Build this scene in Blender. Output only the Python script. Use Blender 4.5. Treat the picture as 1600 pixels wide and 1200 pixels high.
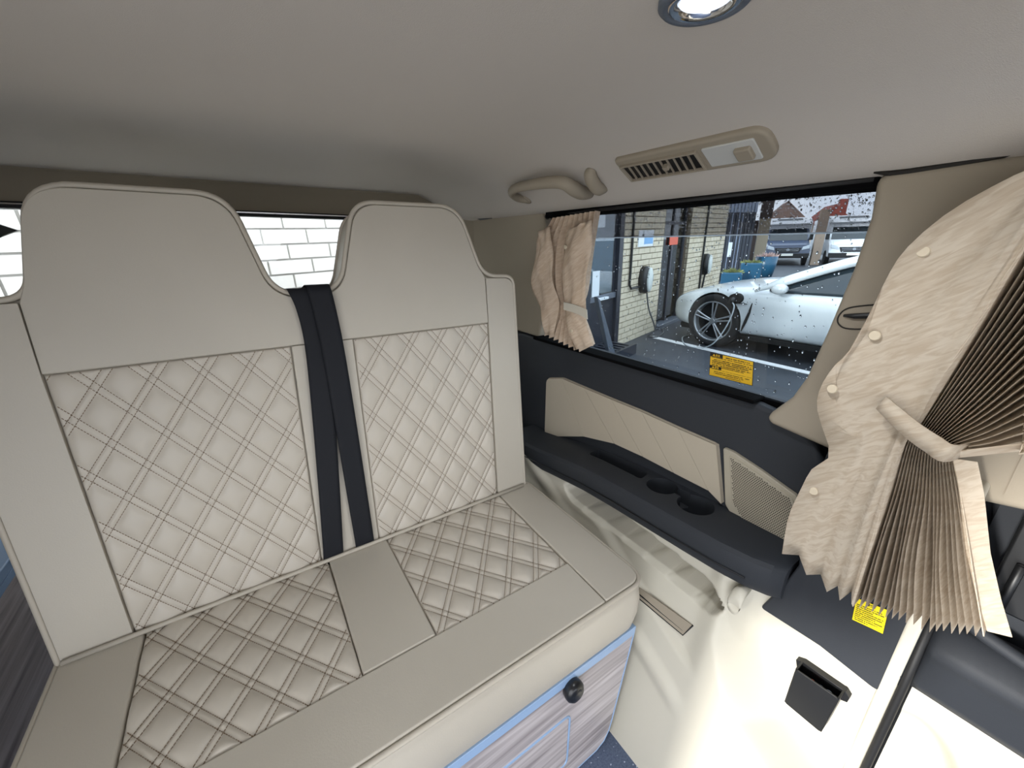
import bpy, bmesh, math, random
import numpy as np
from mathutils import Vector, Matrix

# ------------------------------------------------------------------ scene, camera, world, sun
for o in list(bpy.data.objects): bpy.data.objects.remove(o)
scene = bpy.context.scene
COL = scene.collection
random.seed(7)
F, PITCH, YAW = 620.0, math.radians(19.14), math.radians(33.73)
CAM = Vector((0, 0, 1.24))

def basis(pitch, yaw, roll=0.0):
    f = Vector((math.sin(yaw)*math.cos(pitch), math.cos(yaw)*math.cos(pitch), -math.sin(pitch)))
    r = Vector((math.cos(yaw), -math.sin(yaw), 0))
    d = f.cross(r)
    return (math.cos(roll)*r+math.sin(roll)*d, -math.sin(roll)*r+math.cos(roll)*d, f)

BV = basis(PITCH, YAW)
cam_data = bpy.data.cameras.new('camera')
cam = bpy.data.objects.new('camera', cam_data); COL.objects.link(cam)
cam_data.sensor_width = 36.0; cam_data.lens = 36.0*F/1600.0
cam_data.clip_start = 0.02; cam_data.clip_end = 300
cam.matrix_world = Matrix(((BV[0].x, -BV[1].x, -BV[2].x, CAM.x), (BV[0].y, -BV[1].y, -BV[2].y, CAM.y),
                           (BV[0].z, -BV[1].z, -BV[2].z, CAM.z), (0, 0, 0, 1)))
scene.camera = cam

world = bpy.data.worlds.new('overcast_sky'); scene.world = world; world.use_nodes = True
wn = world.node_tree.nodes; wl = world.node_tree.links
bg = wn['Background']
_tc = wn.new('ShaderNodeTexCoord'); _nz = wn.new('ShaderNodeTexNoise'); _rp = wn.new('ShaderNodeValToRGB')
_nz.inputs['Scale'].default_value = 2.2; _nz.inputs['Detail'].default_value = 4
_rp.color_ramp.elements[0].position = 0.35; _rp.color_ramp.elements[0].color = (0.80, 0.86, 0.96, 1)
_rp.color_ramp.elements[1].position = 0.70; _rp.color_ramp.elements[1].color = (1.0, 1.0, 1.0, 1)
wl.new(_tc.outputs['Generated'], _nz.inputs['Vector']); wl.new(_nz.outputs['Fac'], _rp.inputs['Fac'])
wl.new(_rp.outputs['Color'], bg.inputs['Color']); bg.inputs['Strength'].default_value = 2.8

sun_d = bpy.data.lights.new('sun', 'SUN'); sun = bpy.data.objects.new('sun', sun_d); COL.objects.link(sun)
sun_d.energy = 3.8; sun_d.angle = math.radians(5); sun_d.color = (1.0, 0.97, 0.92)
sun.rotation_euler = Vector((0.80, 0.0, -0.20)).to_track_quat('-Z', 'Y').to_euler()
# daylight portals in the two openings of the van (open sliding door, windscreen)
for nm, loc, rot, sx, sy in (('door_portal', (-0.74, -0.75, 0.68), (0, math.radians(-90), 0), 1.40, 1.98),
                             ('windscreen_portal', (0.125, -1.95, 1.0), (math.radians(90), 0, 0), 1.5, 0.85)):
    a = bpy.data.lights.new(nm, 'AREA'); a.shape = 'RECTANGLE'; a.size = sx; a.size_y = sy
    a.cycles.is_portal = True
    ao = bpy.data.objects.new(nm, a); COL.objects.link(ao); ao.location = loc; ao.rotation_euler = rot
vs = scene.view_settings
vs.view_transform = 'Standard'; vs.look = 'None'; vs.gamma = 1.0; vs.use_curve_mapping = False
vs.exposure = 0.7

# ------------------------------------------------------------------ measuring helpers (van frame)
def ray(u, v): return BV[0]*((u-800)/F) + BV[1]*((v-600)/F) + BV[2]
def onX(u, v, x): d = ray(u, v); return CAM + d*(x/d.x)
def onY(u, v, y): d = ray(u, v); return CAM + d*(y/d.y)
def onZ(u, v, z): d = ray(u, v); return CAM + d*((z-CAM.z)/d.z)
def yz(pts, x): return [(p.y, p.z) for p in (onX(u, v, x) for u, v in pts)]

# outdoors the ground slopes a little against the van's floor
H_EXT = 1.45
BE = basis(math.radians(20.3), YAW, math.radians(2.0))
_Mv = Matrix((BV[0], BV[1], BV[2])); _Me = Matrix((BE[0], BE[1], BE[2]))
TE = Matrix.Translation(CAM) @ (_Mv.transposed() @ _Me).to_4x4() @ Matrix.Translation((0, 0, -H_EXT))
def eray(u, v): return BE[0]*((u-800)/F) + BE[1]*((v-600)/F) + BE[2]
ECAM = Vector((0, 0, H_EXT))
def egnd(u, v, z=0.0): d = eray(u, v); return ECAM + d*((z-H_EXT)/d.z)
def eplane(u, v, p0, n): d = eray(u, v); return ECAM + d*((p0-ECAM).dot(n)/d.dot(n))

# ------------------------------------------------------------------ materials
MATS = {}
def srgb(r, g, b):
    f = lambda c: (c/255/12.92) if c/255 <= 0.04045 else ((c/255+0.055)/1.055)**2.4
    return (f(r), f(g), f(b), 1.0)

def mat(name, rgb, rough=0.5, metal=0.0, bump=None, var=None, spec=0.5, coat=0.0, sheen=0.0, emit=None):
    """bump=(scale, strength, distance); var=(scale, second rgb, stretch xyz)"""
    m = bpy.data.materials.new(name); m.use_nodes = True
    nt = m.node_tree; b = nt.nodes['Principled BSDF']
    b.inputs['Base Color'].default_value = srgb(*rgb); b.inputs['Roughness'].default_value = rough
    b.inputs['Metallic'].default_value = metal; b.inputs['Specular IOR Level'].default_value = spec
    b.inputs['Coat Weight'].default_value = coat; b.inputs['Sheen Weight'].default_value = sheen
    if emit: b.inputs['Emission Color'].default_value = srgb(*rgb); b.inputs['Emission Strength'].default_value = emit
    tc = None
    if bump or var: tc = nt.nodes.new('ShaderNodeTexCoord')
    if var:
        mp = nt.nodes.new('ShaderNodeMapping'); nz = nt.nodes.new('ShaderNodeTexNoise'); mx = nt.nodes.new('ShaderNodeMix')
        mx.data_type = 'RGBA'; mp.inputs['Scale'].default_value = var[2] if len(var) > 2 else (1, 1, 1)
        nz.inputs['Scale'].default_value = var[0]; nz.inputs['Detail'].default_value = 5
        rp = nt.nodes.new('ShaderNodeValToRGB'); rp.color_ramp.elements[0].position = .38; rp.color_ramp.elements[1].position = .66
        nt.links.new(tc.outputs['Object'], mp.inputs['Vector']); nt.links.new(mp.outputs['Vector'], nz.inputs['Vector'])
        nt.links.new(nz.outputs['Fac'], rp.inputs['Fac']); nt.links.new(rp.outputs['Color'], mx.inputs['Factor'])
        mx.inputs['A'].default_value = srgb(*rgb); mx.inputs['B'].default_value = srgb(*var[1])
        nt.links.new(mx.outputs['Result'], b.inputs['Base Color'])
    if bump:
        nz = nt.nodes.new('ShaderNodeTexNoise'); nz.inputs['Scale'].default_value = bump[0]; nz.inputs['Detail'].default_value = 3
        bp = nt.nodes.new('ShaderNodeBump'); bp.inputs['Strength'].default_value = bump[1]; bp.inputs['Distance'].default_value = bump[2]
        nt.links.new(tc.outputs['Object'], nz.inputs['Vector']); nt.links.new(nz.outputs['Fac'], bp.inputs['Height'])
        nt.links.new(bp.outputs['Normal'], b.inputs['Normal'])
    MATS[name] = m
    return m

def glass_mat(name, tint, gloss=0.08, rough=0.0):
    m = bpy.data.materials.new(name); m.use_nodes = True; nt = m.node_tree
    nt.nodes.remove(nt.nodes['Principled BSDF']); out = nt.nodes['Material Output']
    t = nt.nodes.new('ShaderNodeBsdfTransparent'); g = nt.nodes.new('ShaderNodeBsdfGlossy'); x = nt.nodes.new('ShaderNodeMixShader')
    t.inputs['Color'].default_value = (*tint, 1); g.inputs['Roughness'].default_value = rough
    x.inputs['Fac'].default_value = gloss
    nt.links.new(t.outputs[0], x.inputs[1]); nt.links.new(g.outputs[0], x.inputs[2]); nt.links.new(x.outputs[0], out.inputs['Surface'])
    MATS[name] = m
    return m

mat('leather', (194, 187, 174), .46, bump=(420, .12, .0015), var=(3.0, (188, 181, 168)))
mat('leather_quilt', (198, 190, 177), .44, bump=(420, .10, .0012))
mat('piping', (188, 180, 166), .5)
mat('thread', (122, 104, 84), .8)
mat('headliner', (200, 193, 185), .95, bump=(900, .35, .001), var=(1.2, (196, 189, 180)), spec=.1)
mat('trim_beige', (154, 144, 128), .75, bump=(700, .15, .0008), spec=.25)
mat('trim_cream', (200, 195, 180), .5, bump=(500, .10, .0006), spec=.4)
mat('plastic_dark', (43, 46, 51), .66, bump=(650, .25, .0008), spec=.35)
mat('plastic_black', (13, 14, 16), .45)
mat('rubber', (14, 14, 15), .6)
mat('seal_matte', (10, 10, 11), .95, spec=.05)
mat('pad_beige', (176, 166, 149), .7, bump=(600, .2, .0008), spec=.2)
mat('grille_beige', (164, 156, 139), .6)
mat('grille_hole', (66, 60, 50), .9)
mat('belt', (26, 28, 34), .7, bump=(900, .3, .0006), spec=.3)
mat('floor_vinyl', (92, 104, 128), .55, var=(260, (70, 82, 108)))
mat('speck', (170, 180, 200), .5)
mat('edging_sky_tint', (150, 178, 214), .25, spec=.6)  # aluminium edging with its sky-blue reflection put into the base colour
mat('knob', (18, 20, 24), .3)
mat('chrome', (225, 228, 232), .12, metal=1.0)
mat('lens', (196, 196, 192), .25, spec=.6)
mat('lamp_lens', (214, 224, 240), .3, emit=.8)
mat('sticker_yellow', (222, 178, 40), .5)
mat('sticker_bright', (250, 226, 10), .5)
mat('ink', (24, 20, 14), .7)
mat('paint_white', (206, 212, 214), .22, coat=.5)
mat('asphalt', (66, 71, 79), .55, bump=(60, .4, .004), var=(1.4, (50, 55, 62)))
mat('concrete', (196, 194, 188), .85, var=(1.1, (184, 182, 176)))
mat('line_white', (235, 238, 240), .6)
mat('brick_cream', (214, 205, 182), .85, bump=(90, .4, .002), var=(4, (198, 186, 160)))
mat('brick_rear', (246, 244, 240), .85, bump=(90, .3, .002), var=(4, (240, 237, 231)))
mat('mortar', (112, 100, 84), .95)
mat('mortar_rear', (186, 185, 182), .95)
mat('frame_dark', (44, 48, 58), .4)
mat('metal_grey', (104, 112, 124), .45, metal=.3)
mat('charger_white', (206, 214, 210), .35)
mat('charger_black', (26, 28, 30), .4)
mat('cable_grey', (70, 74, 78), .5)
mat('cable_light', (176, 184, 188), .45)
mat('tyre', (24, 24, 26), .8)
mat('rim', (176, 180, 184), .3, metal=.7)
mat('liner', (12, 12, 13), .9)
mat('car_glass', (34, 44, 50), .06, spec=.8)
mat('van_blue', (62, 74, 98), .3, coat=.4)
mat('van_white', (228, 232, 236), .3, coat=.4)
mat('van_grille', (16, 17, 19), .4)
mat('headlamp', (208, 216, 222), .15)
mat('plate', (236, 236, 226), .5)
mat('clad_dark', (38, 44, 56), .5)
mat('clad_light', (128, 140, 160), .5)
mat('post_wood', (172, 158, 136), .8)
mat('post_dark', (78, 66, 62), .8)
mat('pot_blue', (26, 78, 106), .3)
mat('leaf', (96, 112, 62), .7, var=(30, (140, 140, 84)))
mat('flower', (196, 168, 160), .7)
mat('roof_brown', (128, 106, 98), .85)
mat('roof_red', (142, 74, 66), .85)
mat('house_wall', (170, 150, 132), .9)
mat('sign_white', (226, 234, 240), .5)
mat('sign_blue', (120, 170, 216), .5)
mat('sign_red', (214, 92, 66), .5)
mat('interior_grey', (96, 104, 112), .8)
mat('sheet_pale', (150, 170, 184), .5)
glass_mat('glass_side', (.62, .67, .70), .03)
glass_mat('glass_visor', (.64, .62, .62), .03)
glass_mat('glass_rear', (.90, .92, .92), .04)
glass_mat('glass_shop', (.45, .52, .56), .22)
m = bpy.data.materials.new('water'); m.use_nodes = True
b = m.node_tree.nodes['Principled BSDF']; b.inputs['Base Color'].default_value = (1, 1, 1, 1); b.inputs['Roughness'].default_value = .02
b.inputs['Transmission Weight'].default_value = 1.0; b.inputs['IOR'].default_value = 1.33
MATS['water'] = m
m = bpy.data.materials.new('visor_glint'); m.use_nodes = True; _n = m.node_tree; _t = _n.nodes.new('ShaderNodeBsdfTranslucent'); _t.inputs['Color'].default_value = (.9, .93, .95, 1)
_n.links.new(_t.outputs[0], _n.nodes['Material Output'].inputs['Surface']); MATS['visor_glint'] = m

def wood_mat(name, axis):
    m = bpy.data.materials.new(name); m.use_nodes = True; nt = m.node_tree; b = nt.nodes['Principled BSDF']
    tc = nt.nodes.new('ShaderNodeTexCoord'); mp = nt.nodes.new('ShaderNodeMapping'); nz = nt.nodes.new('ShaderNodeTexNoise')
    rp = nt.nodes.new('ShaderNodeValToRGB'); e = rp.color_ramp.elements
    sc = [38, 38, 38]; sc[axis] = 1.6; mp.inputs['Scale'].default_value = sc
    nz.inputs['Scale'].default_value = 1.6; nz.inputs['Detail'].default_value = 6; nz.inputs['Distortion'].default_value = .6
    e[0].position = .30; e[0].color = srgb(136, 129, 131); e[1].position = .72; e[1].color = srgb(204, 198, 200)
    k = rp.color_ramp.elements.new(.5); k.color = srgb(176, 169, 171)
    nt.links.new(tc.outputs['Object'], mp.inputs['Vector']); nt.links.new(mp.outputs['Vector'], nz.inputs['Vector'])
    nt.links.new(nz.outputs['Fac'], rp.inputs['Fac']); nt.links.new(rp.outputs['Color'], b.inputs['Base Color'])
    b.inputs['Roughness'].default_value = .4
    MATS[name] = m
wood_mat('wood_x', 0); wood_mat('wood_y', 1)

def curtain_mat(name, c1, c2, sc):
    m = bpy.data.materials.new(name); m.use_nodes = True; nt = m.node_tree; b = nt.nodes['Principled BSDF']
    tc = nt.nodes.new('ShaderNodeTexCoord'); mp = nt.nodes.new('ShaderNodeMapping'); nz = nt.nodes.new('ShaderNodeTexNoise')
    wv = nt.nodes.new('ShaderNodeTexNoise'); rp = nt.nodes.new('ShaderNodeValToRGB'); e = rp.color_ramp.elements
    mr = nt.nodes.new('ShaderNodeMapping'); mr.inputs['Rotation'].default_value = (math.radians(38), 0, 0)
    mp.inputs['Scale'].default_value = (sc*.3, sc*.16, sc); nz.inputs['Scale'].default_value = 5; nz.inputs['Detail'].default_value = 4
    nz.inputs['Distortion'].default_value = 1.2
    e[0].position = .36; e[0].color = srgb(*c2); e[1].position = .62; e[1].color = srgb(*c1)
    nt.links.new(tc.outputs['Object'], mr.inputs['Vector']); nt.links.new(mr.outputs['Vector'], mp.inputs['Vector']); nt.links.new(mp.outputs['Vector'], nz.inputs['Vector'])
    nt.links.new(nz.outputs['Fac'], rp.inputs['Fac'])
    dif = nt.nodes.new('ShaderNodeBsdfDiffuse'); tr = nt.nodes.new('ShaderNodeBsdfTranslucent'); mx = nt.nodes.new('ShaderNodeMixShader')
    mx.inputs['Fac'].default_value = .25
    nt.links.new(rp.outputs['Color'], dif.inputs['Color']); nt.links.new(rp.outputs['Color'], tr.inputs['Color'])
    nt.links.new(dif.outputs[0], mx.inputs[1]); nt.links.new(tr.outputs[0], mx.inputs[2])
    nt.links.new(mx.outputs[0], nt.nodes['Material Output'].inputs['Surface'])
    MATS[name] = m
curtain_mat('curtain_cloth', (216, 203, 184), (200, 183, 161), 30)
curtain_mat('curtain_cloth_rear', (226, 208, 188), (212, 190, 166), 30)
mat('curtain_band', (200, 194, 180), .8)
mat('snap', (206, 192, 168), .4)

# ------------------------------------------------------------------ mesh helpers
class MB:
    def __init__(s): s.v = []; s.f = []
    def add(s, vs, fs):
        o = len(s.v); s.v += [tuple(p) for p in vs]; s.f += [tuple(i+o for i in q) for q in fs]; return s
    def box(s, lo, hi):
        x0, y0, z0 = lo; x1, y1, z1 = hi
        return s.add([(x0,y0,z0),(x1,y0,z0),(x1,y1,z0),(x0,y1,z0),(x0,y0,z1),(x1,y0,z1),(x1,y1,z1),(x0,y1,z1)],
                     [(3,2,1,0),(4,5,6,7),(0,1,5,4),(1,2,6,5),(2,3,7,6),(3,0,4,7)])
    def prism(s, poly, fn, d0, d1):
        """poly of 2-D points, fn(a, b, depth) -> point"""
        n = len(poly)
        vs = [fn(a, b, d0) for a, b in poly] + [fn(a, b, d1) for a, b in poly]
        fs = [tuple(range(n))[::-1], tuple(range(n, 2*n))] + [(i, (i+1) % n, n+(i+1) % n, n+i) for i in range(n)]
        return s.add(vs, fs)
    def loft(s, rings, closed=True, caps=True):
        n = len(rings[0]); vs = [p for r in rings for p in r]; fs = []
        for k in range(len(rings)-1):
            for i in range(n if closed else n-1):
                j = (i+1) % n; fs.append((k*n+i, k*n+j, (k+1)*n+j, (k+1)*n+i))
        if caps and closed: fs += [tuple(range(n))[::-1], tuple(range((len(rings)-1)*n, len(rings)*n))]
        return s.add(vs, fs)
    def tube(s, path, r, seg=8, closed=False, sx=1.0):
        P = [Vector(p) for p in path]; n = len(P); rings = []; up = None
        for i in range(n):
            a = P[(i-1) % n] if (closed or i > 0) else P[i]; c = P[(i+1) % n] if (closed or i < n-1) else P[i]
            t = (c-a).normalized()
            if up is None: up = t.orthogonal().normalized()
            up = (up - t*up.dot(t)).normalized(); w = t.cross(up)
            rr = r[i] if isinstance(r, (list, tuple)) else r
            rings.append([P[i] + up*(math.cos(q)*rr*sx) + w*(math.sin(q)*rr) for q in (2*math.pi*k/seg for k in range(seg))])
        if closed: rings.append(rings[0])
        return s.loft(rings, True, not closed)
    def grid(s, fn, nu, nv):
        vs = [fn(i/nu, j/nv) for j in range(nv+1) for i in range(nu+1)]
        fs = [(j*(nu+1)+i, j*(nu+1)+i+1, (j+1)*(nu+1)+i+1, (j+1)*(nu+1)+i) for j in range(nv) for i in range(nu)]
        return s.add(vs, fs)
    def disc(s, c, r, axis, h, seg=20, r2=None):
        c = Vector(c); ax = Vector(axis).normalized(); u = ax.orthogonal().normalized(); w = ax.cross(u)
        r2 = r if r2 is None else r2
        ring = lambda rr, hh: [c + ax*hh + u*(rr*math.cos(q)) + w*(rr*math.sin(q)) for q in (2*math.pi*k/seg for k in range(seg))]
        return s.loft([ring(r, 0), ring(r2, h)])
    def mesh(s, name):
        me = bpy.data.meshes.new(name); me.from_pydata(s.v, [], s.f); me.update()
        bm = bmesh.new(); bm.from_mesh(me); bmesh.ops.recalc_face_normals(bm, faces=bm.faces); bm.to_mesh(me); bm.free()
        return me
    def build(s, name, material, parent=None, smooth=False, bevel=0, seg=3, sub=0, kind=None, label=None, solid=0):
        me = s.mesh(name); me.materials.append(MATS[material])
        o = bpy.data.objects.new(name, me); COL.objects.link(o)
        if parent is not None: o.parent = parent
        if smooth or bevel or sub:
            for p in me.polygons: p.use_smooth = True
        if solid:
            md = o.modifiers.new('solid', 'SOLIDIFY'); md.thickness = solid; md.offset = 0
        if bevel:
            md = o.modifiers.new('bevel', 'BEVEL'); md.width = bevel; md.segments = seg; md.limit_method = 'ANGLE'; md.angle_limit = math.radians(35)
            md.harden_normals = True
        if sub:
            md = o.modifiers.new('sub', 'SUBSURF'); md.levels = sub; md.render_levels = sub
        if kind: o['kind'] = kind
        if label: o['label'] = label
        return o

def empty(name, loc=(0, 0, 0), label=None, cat=None, group=None, kind=None, rotz=0):
    o = bpy.data.objects.new(name, None); COL.objects.link(o); o.location = loc; o.rotation_euler = (0, 0, rotz)
    o.empty_display_size = .05
    return tag(o, label, cat, group, kind)
def tag(o, label=None, cat=None, group=None, kind=None):
    if label: o['label'] = label
    if cat: o['category'] = cat
    if group: o['group'] = group
    if kind: o['kind'] = kind
    return o
def outdoors(o, loc=(0, 0, 0), rotz=0): o.matrix_world = TE @ Matrix.Translation(loc) @ Matrix.Rotation(rotz, 4, 'Z'); return o

def attach(o, parent):
    o.parent = parent
    o.matrix_parent_inverse = Matrix.Identity(4) if parent.parent else Matrix.Translation(parent.location).inverted()
    return o

def carve(o, cutters):
    """cut closed meshes out of o and keep only the result"""
    tmp = []
    for mb in cutters:
        c = bpy.data.objects.new('cut', mb.mesh('cut')); COL.objects.link(c); tmp.append(c)
        c.matrix_world = o.matrix_world
        md = o.modifiers.new('cut', 'BOOLEAN'); md.operation = 'DIFFERENCE'; md.solver = 'EXACT'; md.object = c
    dg = bpy.context.evaluated_depsgraph_get(); dg.update()
    me = bpy.data.meshes.new_from_object(o.evaluated_get(dg), depsgraph=dg)
    o.modifiers.clear(); old = o.data; o.data = me; me.name = o.name
    for c in tmp: bpy.data.objects.remove(c)
    return o

def spline(pts, n):
    """Catmull-Rom through pts, n samples"""
    P = [Vector(p) for p in pts]; P = [P[0]*2-P[1]] + P + [P[-1]*2-P[-2]]; m = len(P)-3; out = []
    for k in range(n):
        t = k/(n-1)*m; i = min(int(t), m-1); t -= i; a, b, c, d = P[i:i+4]
        out.append(.5*((2*b)+(c-a)*t+(2*a-5*b+4*c-d)*t*t+(3*b-a-3*c+d)*t**3))
    return out
def round_poly(pts, r, n=5):
    """round the corners of a 2-D polygon; r is one radius or one per corner"""
    out = []; m = len(pts)
    for i in range(m):
        a, b, c = Vector(pts[i-1]), Vector(pts[i]), Vector(pts[(i+1) % m]); rr = r[i] if isinstance(r, (list, tuple)) else r
        if rr <= 0: out.append(tuple(b)); continue
        l = min(rr, (a-b).length*.45, (c-b).length*.45); p = b+(a-b).normalized()*l; q = b+(c-b).normalized()*l
        for k in range(n+1):
            t = k/n; out.append(tuple(p*(1-t)**2 + b*2*t*(1-t) + q*t*t))
    return out
def lerp(a, b, t): return a+(b-a)*t
def sstep(a, b, x): t = max(0, min(1, (x-a)/(b-a))); return t*t*(3-2*t)
def interp(x, xs, ys):
    if x <= xs[0]: return ys[0]
    for i in range(len(xs)-1):
        if x <= xs[i+1]: t = (x-xs[i])/(xs[i+1]-xs[i]); return lerp(ys[i], ys[i+1], t)
    return ys[-1]

# ================================================================== THE VAN'S SHELL
XC = 0.125
CX = [.0, .44, .52, .58, .63, .68, .72, .76, .80, .835, .86, .90]
CZ = [1.465, 1.465, 1.462, 1.456, 1.447, 1.434, 1.419, 1.399, 1.374, 1.352, 1.342, 1.338]
def zceil(x, y=0.0):
    h = abs(x-XC)+XC if x >= XC else XC+(XC-x)*.80
    z = interp(h, CX, CZ)
    t = sstep(1.1, 1.66, y)
    return min(z, lerp(1.465, 1.438, t))
def onceil(u, v):
    d = ray(u, v); k = 0.2
    while k < 3:
        p = CAM+d*k
        if p.z > zceil(p.x, p.y): return p
        k += .001
    return CAM+d*.8

# floor
fl = MB().box((-.76, -2.0, -.04), (.97, 1.8, 0.0)).build('floor', 'floor_vinyl', kind='structure')
fl['label'] = 'blue grey speckled vinyl floor'
sp = MB()
for k in range(700):
    x, y = random.uniform(.0, .62), random.uniform(-.3, .46); r = random.uniform(.0012, .0032)
    sp.add([(x-r, y, .0004), (x, y-r*.7, .0004), (x+r, y, .0004), (x, y+r*.8, .0004)], [(0, 1, 2, 3)])
sp.build('vinyl_speckle', 'speck', fl, kind='stuff')

# ceiling: headliner with rolled sides
ce = MB().grid(lambda u, v: (lerp(-.64, .89, u), lerp(-1.98, 1.70, v), zceil(lerp(-.64, .89, u), lerp(-1.98, 1.70, v))), 90, 60)
ceil_o = ce.build('ceiling', 'headliner', smooth=True, kind='structure')
tag(ceil_o, 'greige fabric headliner')
MB().box((-.76, -2.0, 1.50), (.97, 1.8, 1.53)).build('roof_skin', 'trim_beige', ceil_o)

# rear header over the hatch window, hatch lower part, rear window
hd = [(1.690, 1.436), (1.70, 1.43), (1.715, 1.40), (1.74, 1.352), (1.80, 1.350), (1.80, 1.52), (1.69, 1.52)]
hdr = MB().prism(hd, lambda a, b, x: (x, a, b), -.74, .95).build('trim_1', 'trim_beige', bevel=.006, kind='structure')
tag(hdr, 'beige header trim above the rear window')
w2 = empty('window_2', (.1, 1.77, .76), 'wide rear hatch window', kind='structure')
def wpart(mb, name, material, parent, **k):
    o = mb.build(name, material, None, **k); attach(o, parent); return o
wpart(MB().box((-.62, 1.770, .80), (.80, 1.774, 1.35)), 'glass', 'glass_rear', w2)
sl = MB()
sl.box((-.66, 1.735, 1.338), (.84, 1.79, 1.356)); sl.box((-.66, 1.755, .78), (.84, 1.79, .81))
sl.box((-.66, 1.755, .78), (-.60, 1.79, 1.35)); sl.box((.78, 1.755, .78), (.84, 1.79, 1.35))
wpart(sl, 'seal', 'rubber', w2, bevel=.004)
wpart(MB().box((-.60, 1.722, 1.347), (.78, 1.732, 1.351)), 'chrome_strip', 'chrome', w2)
wr = MB().tube([(-.86, 1.80, 1.02), (-.70, 1.80, 1.20), (-.54, 1.80, 1.275)], .012, 6).add(
    [(-.57, 1.795, 1.25), (-.500, 1.795, 1.283), (-.56, 1.795, 1.312), (-.57, 1.81, 1.25), (-.500, 1.81, 1.283), (-.56, 1.81, 1.312)],
    [(0, 1, 2), (5, 4, 3), (0, 3, 4, 1), (1, 4, 5, 2), (2, 5, 3, 0)])
wpart(wr, 'wiper', 'plastic_black', w2)
MB().box((-.76, 1.76, -.04), (.97, 1.80, .80)).build('wall_back', 'trim_beige', kind='structure')

# left side (open sliding door towards the front) and front bulkhead around the windscreen
wlft = MB()
wlft.prism([(1.8, -.04), (1.8, 1.5), (-.06, 1.5), (.025, 1.34), (.035, 1.02), (.24, .88), (.24, -.04)], lambda a, b, d: (d, a, b), -.78, -.74); wlft.box((-.78, -2.0, -.04), (-.74, -1.74, 1.5)); wlft.box((-.78, -1.74, 1.38), (-.74, .24, 1.5))  # stepped rear edge of the opening is shaped to cut the sun patch
wlft.build('wall_left', 'trim_beige', kind='structure')
wf = MB(); wf.box((-.76, -2.0, -.04), (.97, -1.96, .60)); wf.box((-.76, -2.0, 1.42), (.97, -1.96, 1.5))
wf.build('wall_front', 'plastic_dark', kind='structure')

# ------------------------------------------------------------------ right wall
wr_ = empty('wall_right', (.9, .5, 0), 'trimmed right side wall of the van', kind='structure')
WP = lambda mb, name, material, **k: wpart(mb, name, material, wr_, **k)
slab = lambda poly, x0, x1: MB().prism(poly, lambda a, b, d: (d, a, b), x0, x1)
# outer skin with the window opening
sk = MB(); sk.box((.935, -2.0, -.04), (.965, 1.8, .915)); sk.box((.935, -2.0, 1.342), (.965, 1.8, 1.5))
sk.box((.935, 1.12, .90), (.965, 1.8, 1.36)); sk.box((.935, -2.0, .90), (.965, .24, 1.36))
WP(sk, 'outer_skin', 'plastic_dark')

# dark belt panel under the window
bp_poly = [(1.72, .20), (1.72, .926), (.36, .926), (.31, .918), (.24, .88), (.20, .80), (.20, .42), (.60, .40)]
WP(slab(bp_poly, .862, .892), 'belt_panel', 'plastic_dark', bevel=.010)
WP(slab([(1.13, .922), (.36, .928), (.36, .936), (1.13, .932)], .845, .896), 'sill_strip', 'seal_matte', bevel=.003)

# quilted beige insert, each sewn segment on its own
XI = .857
tops = [(855, 600), (877, 600), (915, 605), (958, 623), (1005, 642), (1062, 668), (1122, 694)]
bots = [(853, 682), (915, 682), (963, 693), (1007, 713), (1055, 738), (1110, 766), (1130, 787)]
tops[0] = (856, 590); tops[1] = (880, 590)
pad = WP(slab(round_poly(yz(tops+bots[::-1], XI), .012), XI, XI+.01), 'padded_insert', 'pad_beige', bevel=.003)
for k in range(6):
    q = yz([tops[k], tops[k+1], bots[k+1], bots[k]], XI)
    c = (sum(a for a, b in q)/4, sum(b for a, b in q)/4)
    q = [(lerp(a, c[0], .012), lerp(b, c[1], .02)) for a, b in q]
    rr = [.02, .002, .002, .02] if k == 0 else .002
    s = slab(round_poly(q, rr), XI-.008, XI+.006).build('pad_segment', 'pad_beige', bevel=.005)
    attach(s, pad)
# loudspeaker grille
spk_px = [(1130, 699), (1146, 706), (1190, 735), (1246, 775), (1250, 792), (1238, 880), (1226, 895), (1206, 893), (1165, 838), (1133, 788)]
sg = WP(slab(round_poly(yz(spk_px, .855), .006), .853, .875), 'speaker_surround', 'grille_beige', bevel=.005)
inner = yz([(1139, 712), (1150, 718), (1190, 745), (1238, 780), (1242, 792), (1230, 873), (1222, 884), (1210, 882), (1172, 832), (1143, 785)], .85)
si = slab(inner, .8505, .86).build('speaker_grille', 'grille_beige', bevel=.002); attach(si, sg)
def inside(p, poly):
    c = False; n = len(poly)
    for i in range(n):
        (x1, y1), (x2, y2) = poly[i], poly[i-1]
        if (y1 > p[1]) != (y2 > p[1]) and p[0] < (x2-x1)*(p[1]-y1)/(y2-y1)+x1: c = not c
    return c
ho = MB(); ys = [a for a, b in inner]; zs = [b for a, b in inner]; r = .0017
for j in range(60):
    for i in range(60):
        y = min(ys)+(i+(j % 2)*.5)*.0046; z = min(zs)+j*.0040
        if all(inside((y+dy, z+dz), inner) for dy, dz in ((-.004, 0), (.004, 0), (0, .004), (0, -.004))):
            ho.add([(.8502, y+r*math.cos(q), z+r*math.sin(q)) for q in (k*math.pi/3 for k in range(6))], [tuple(range(6))])
h = ho.build('grille_hole', 'grille_hole', kind='stuff'); attach(h, sg)

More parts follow.
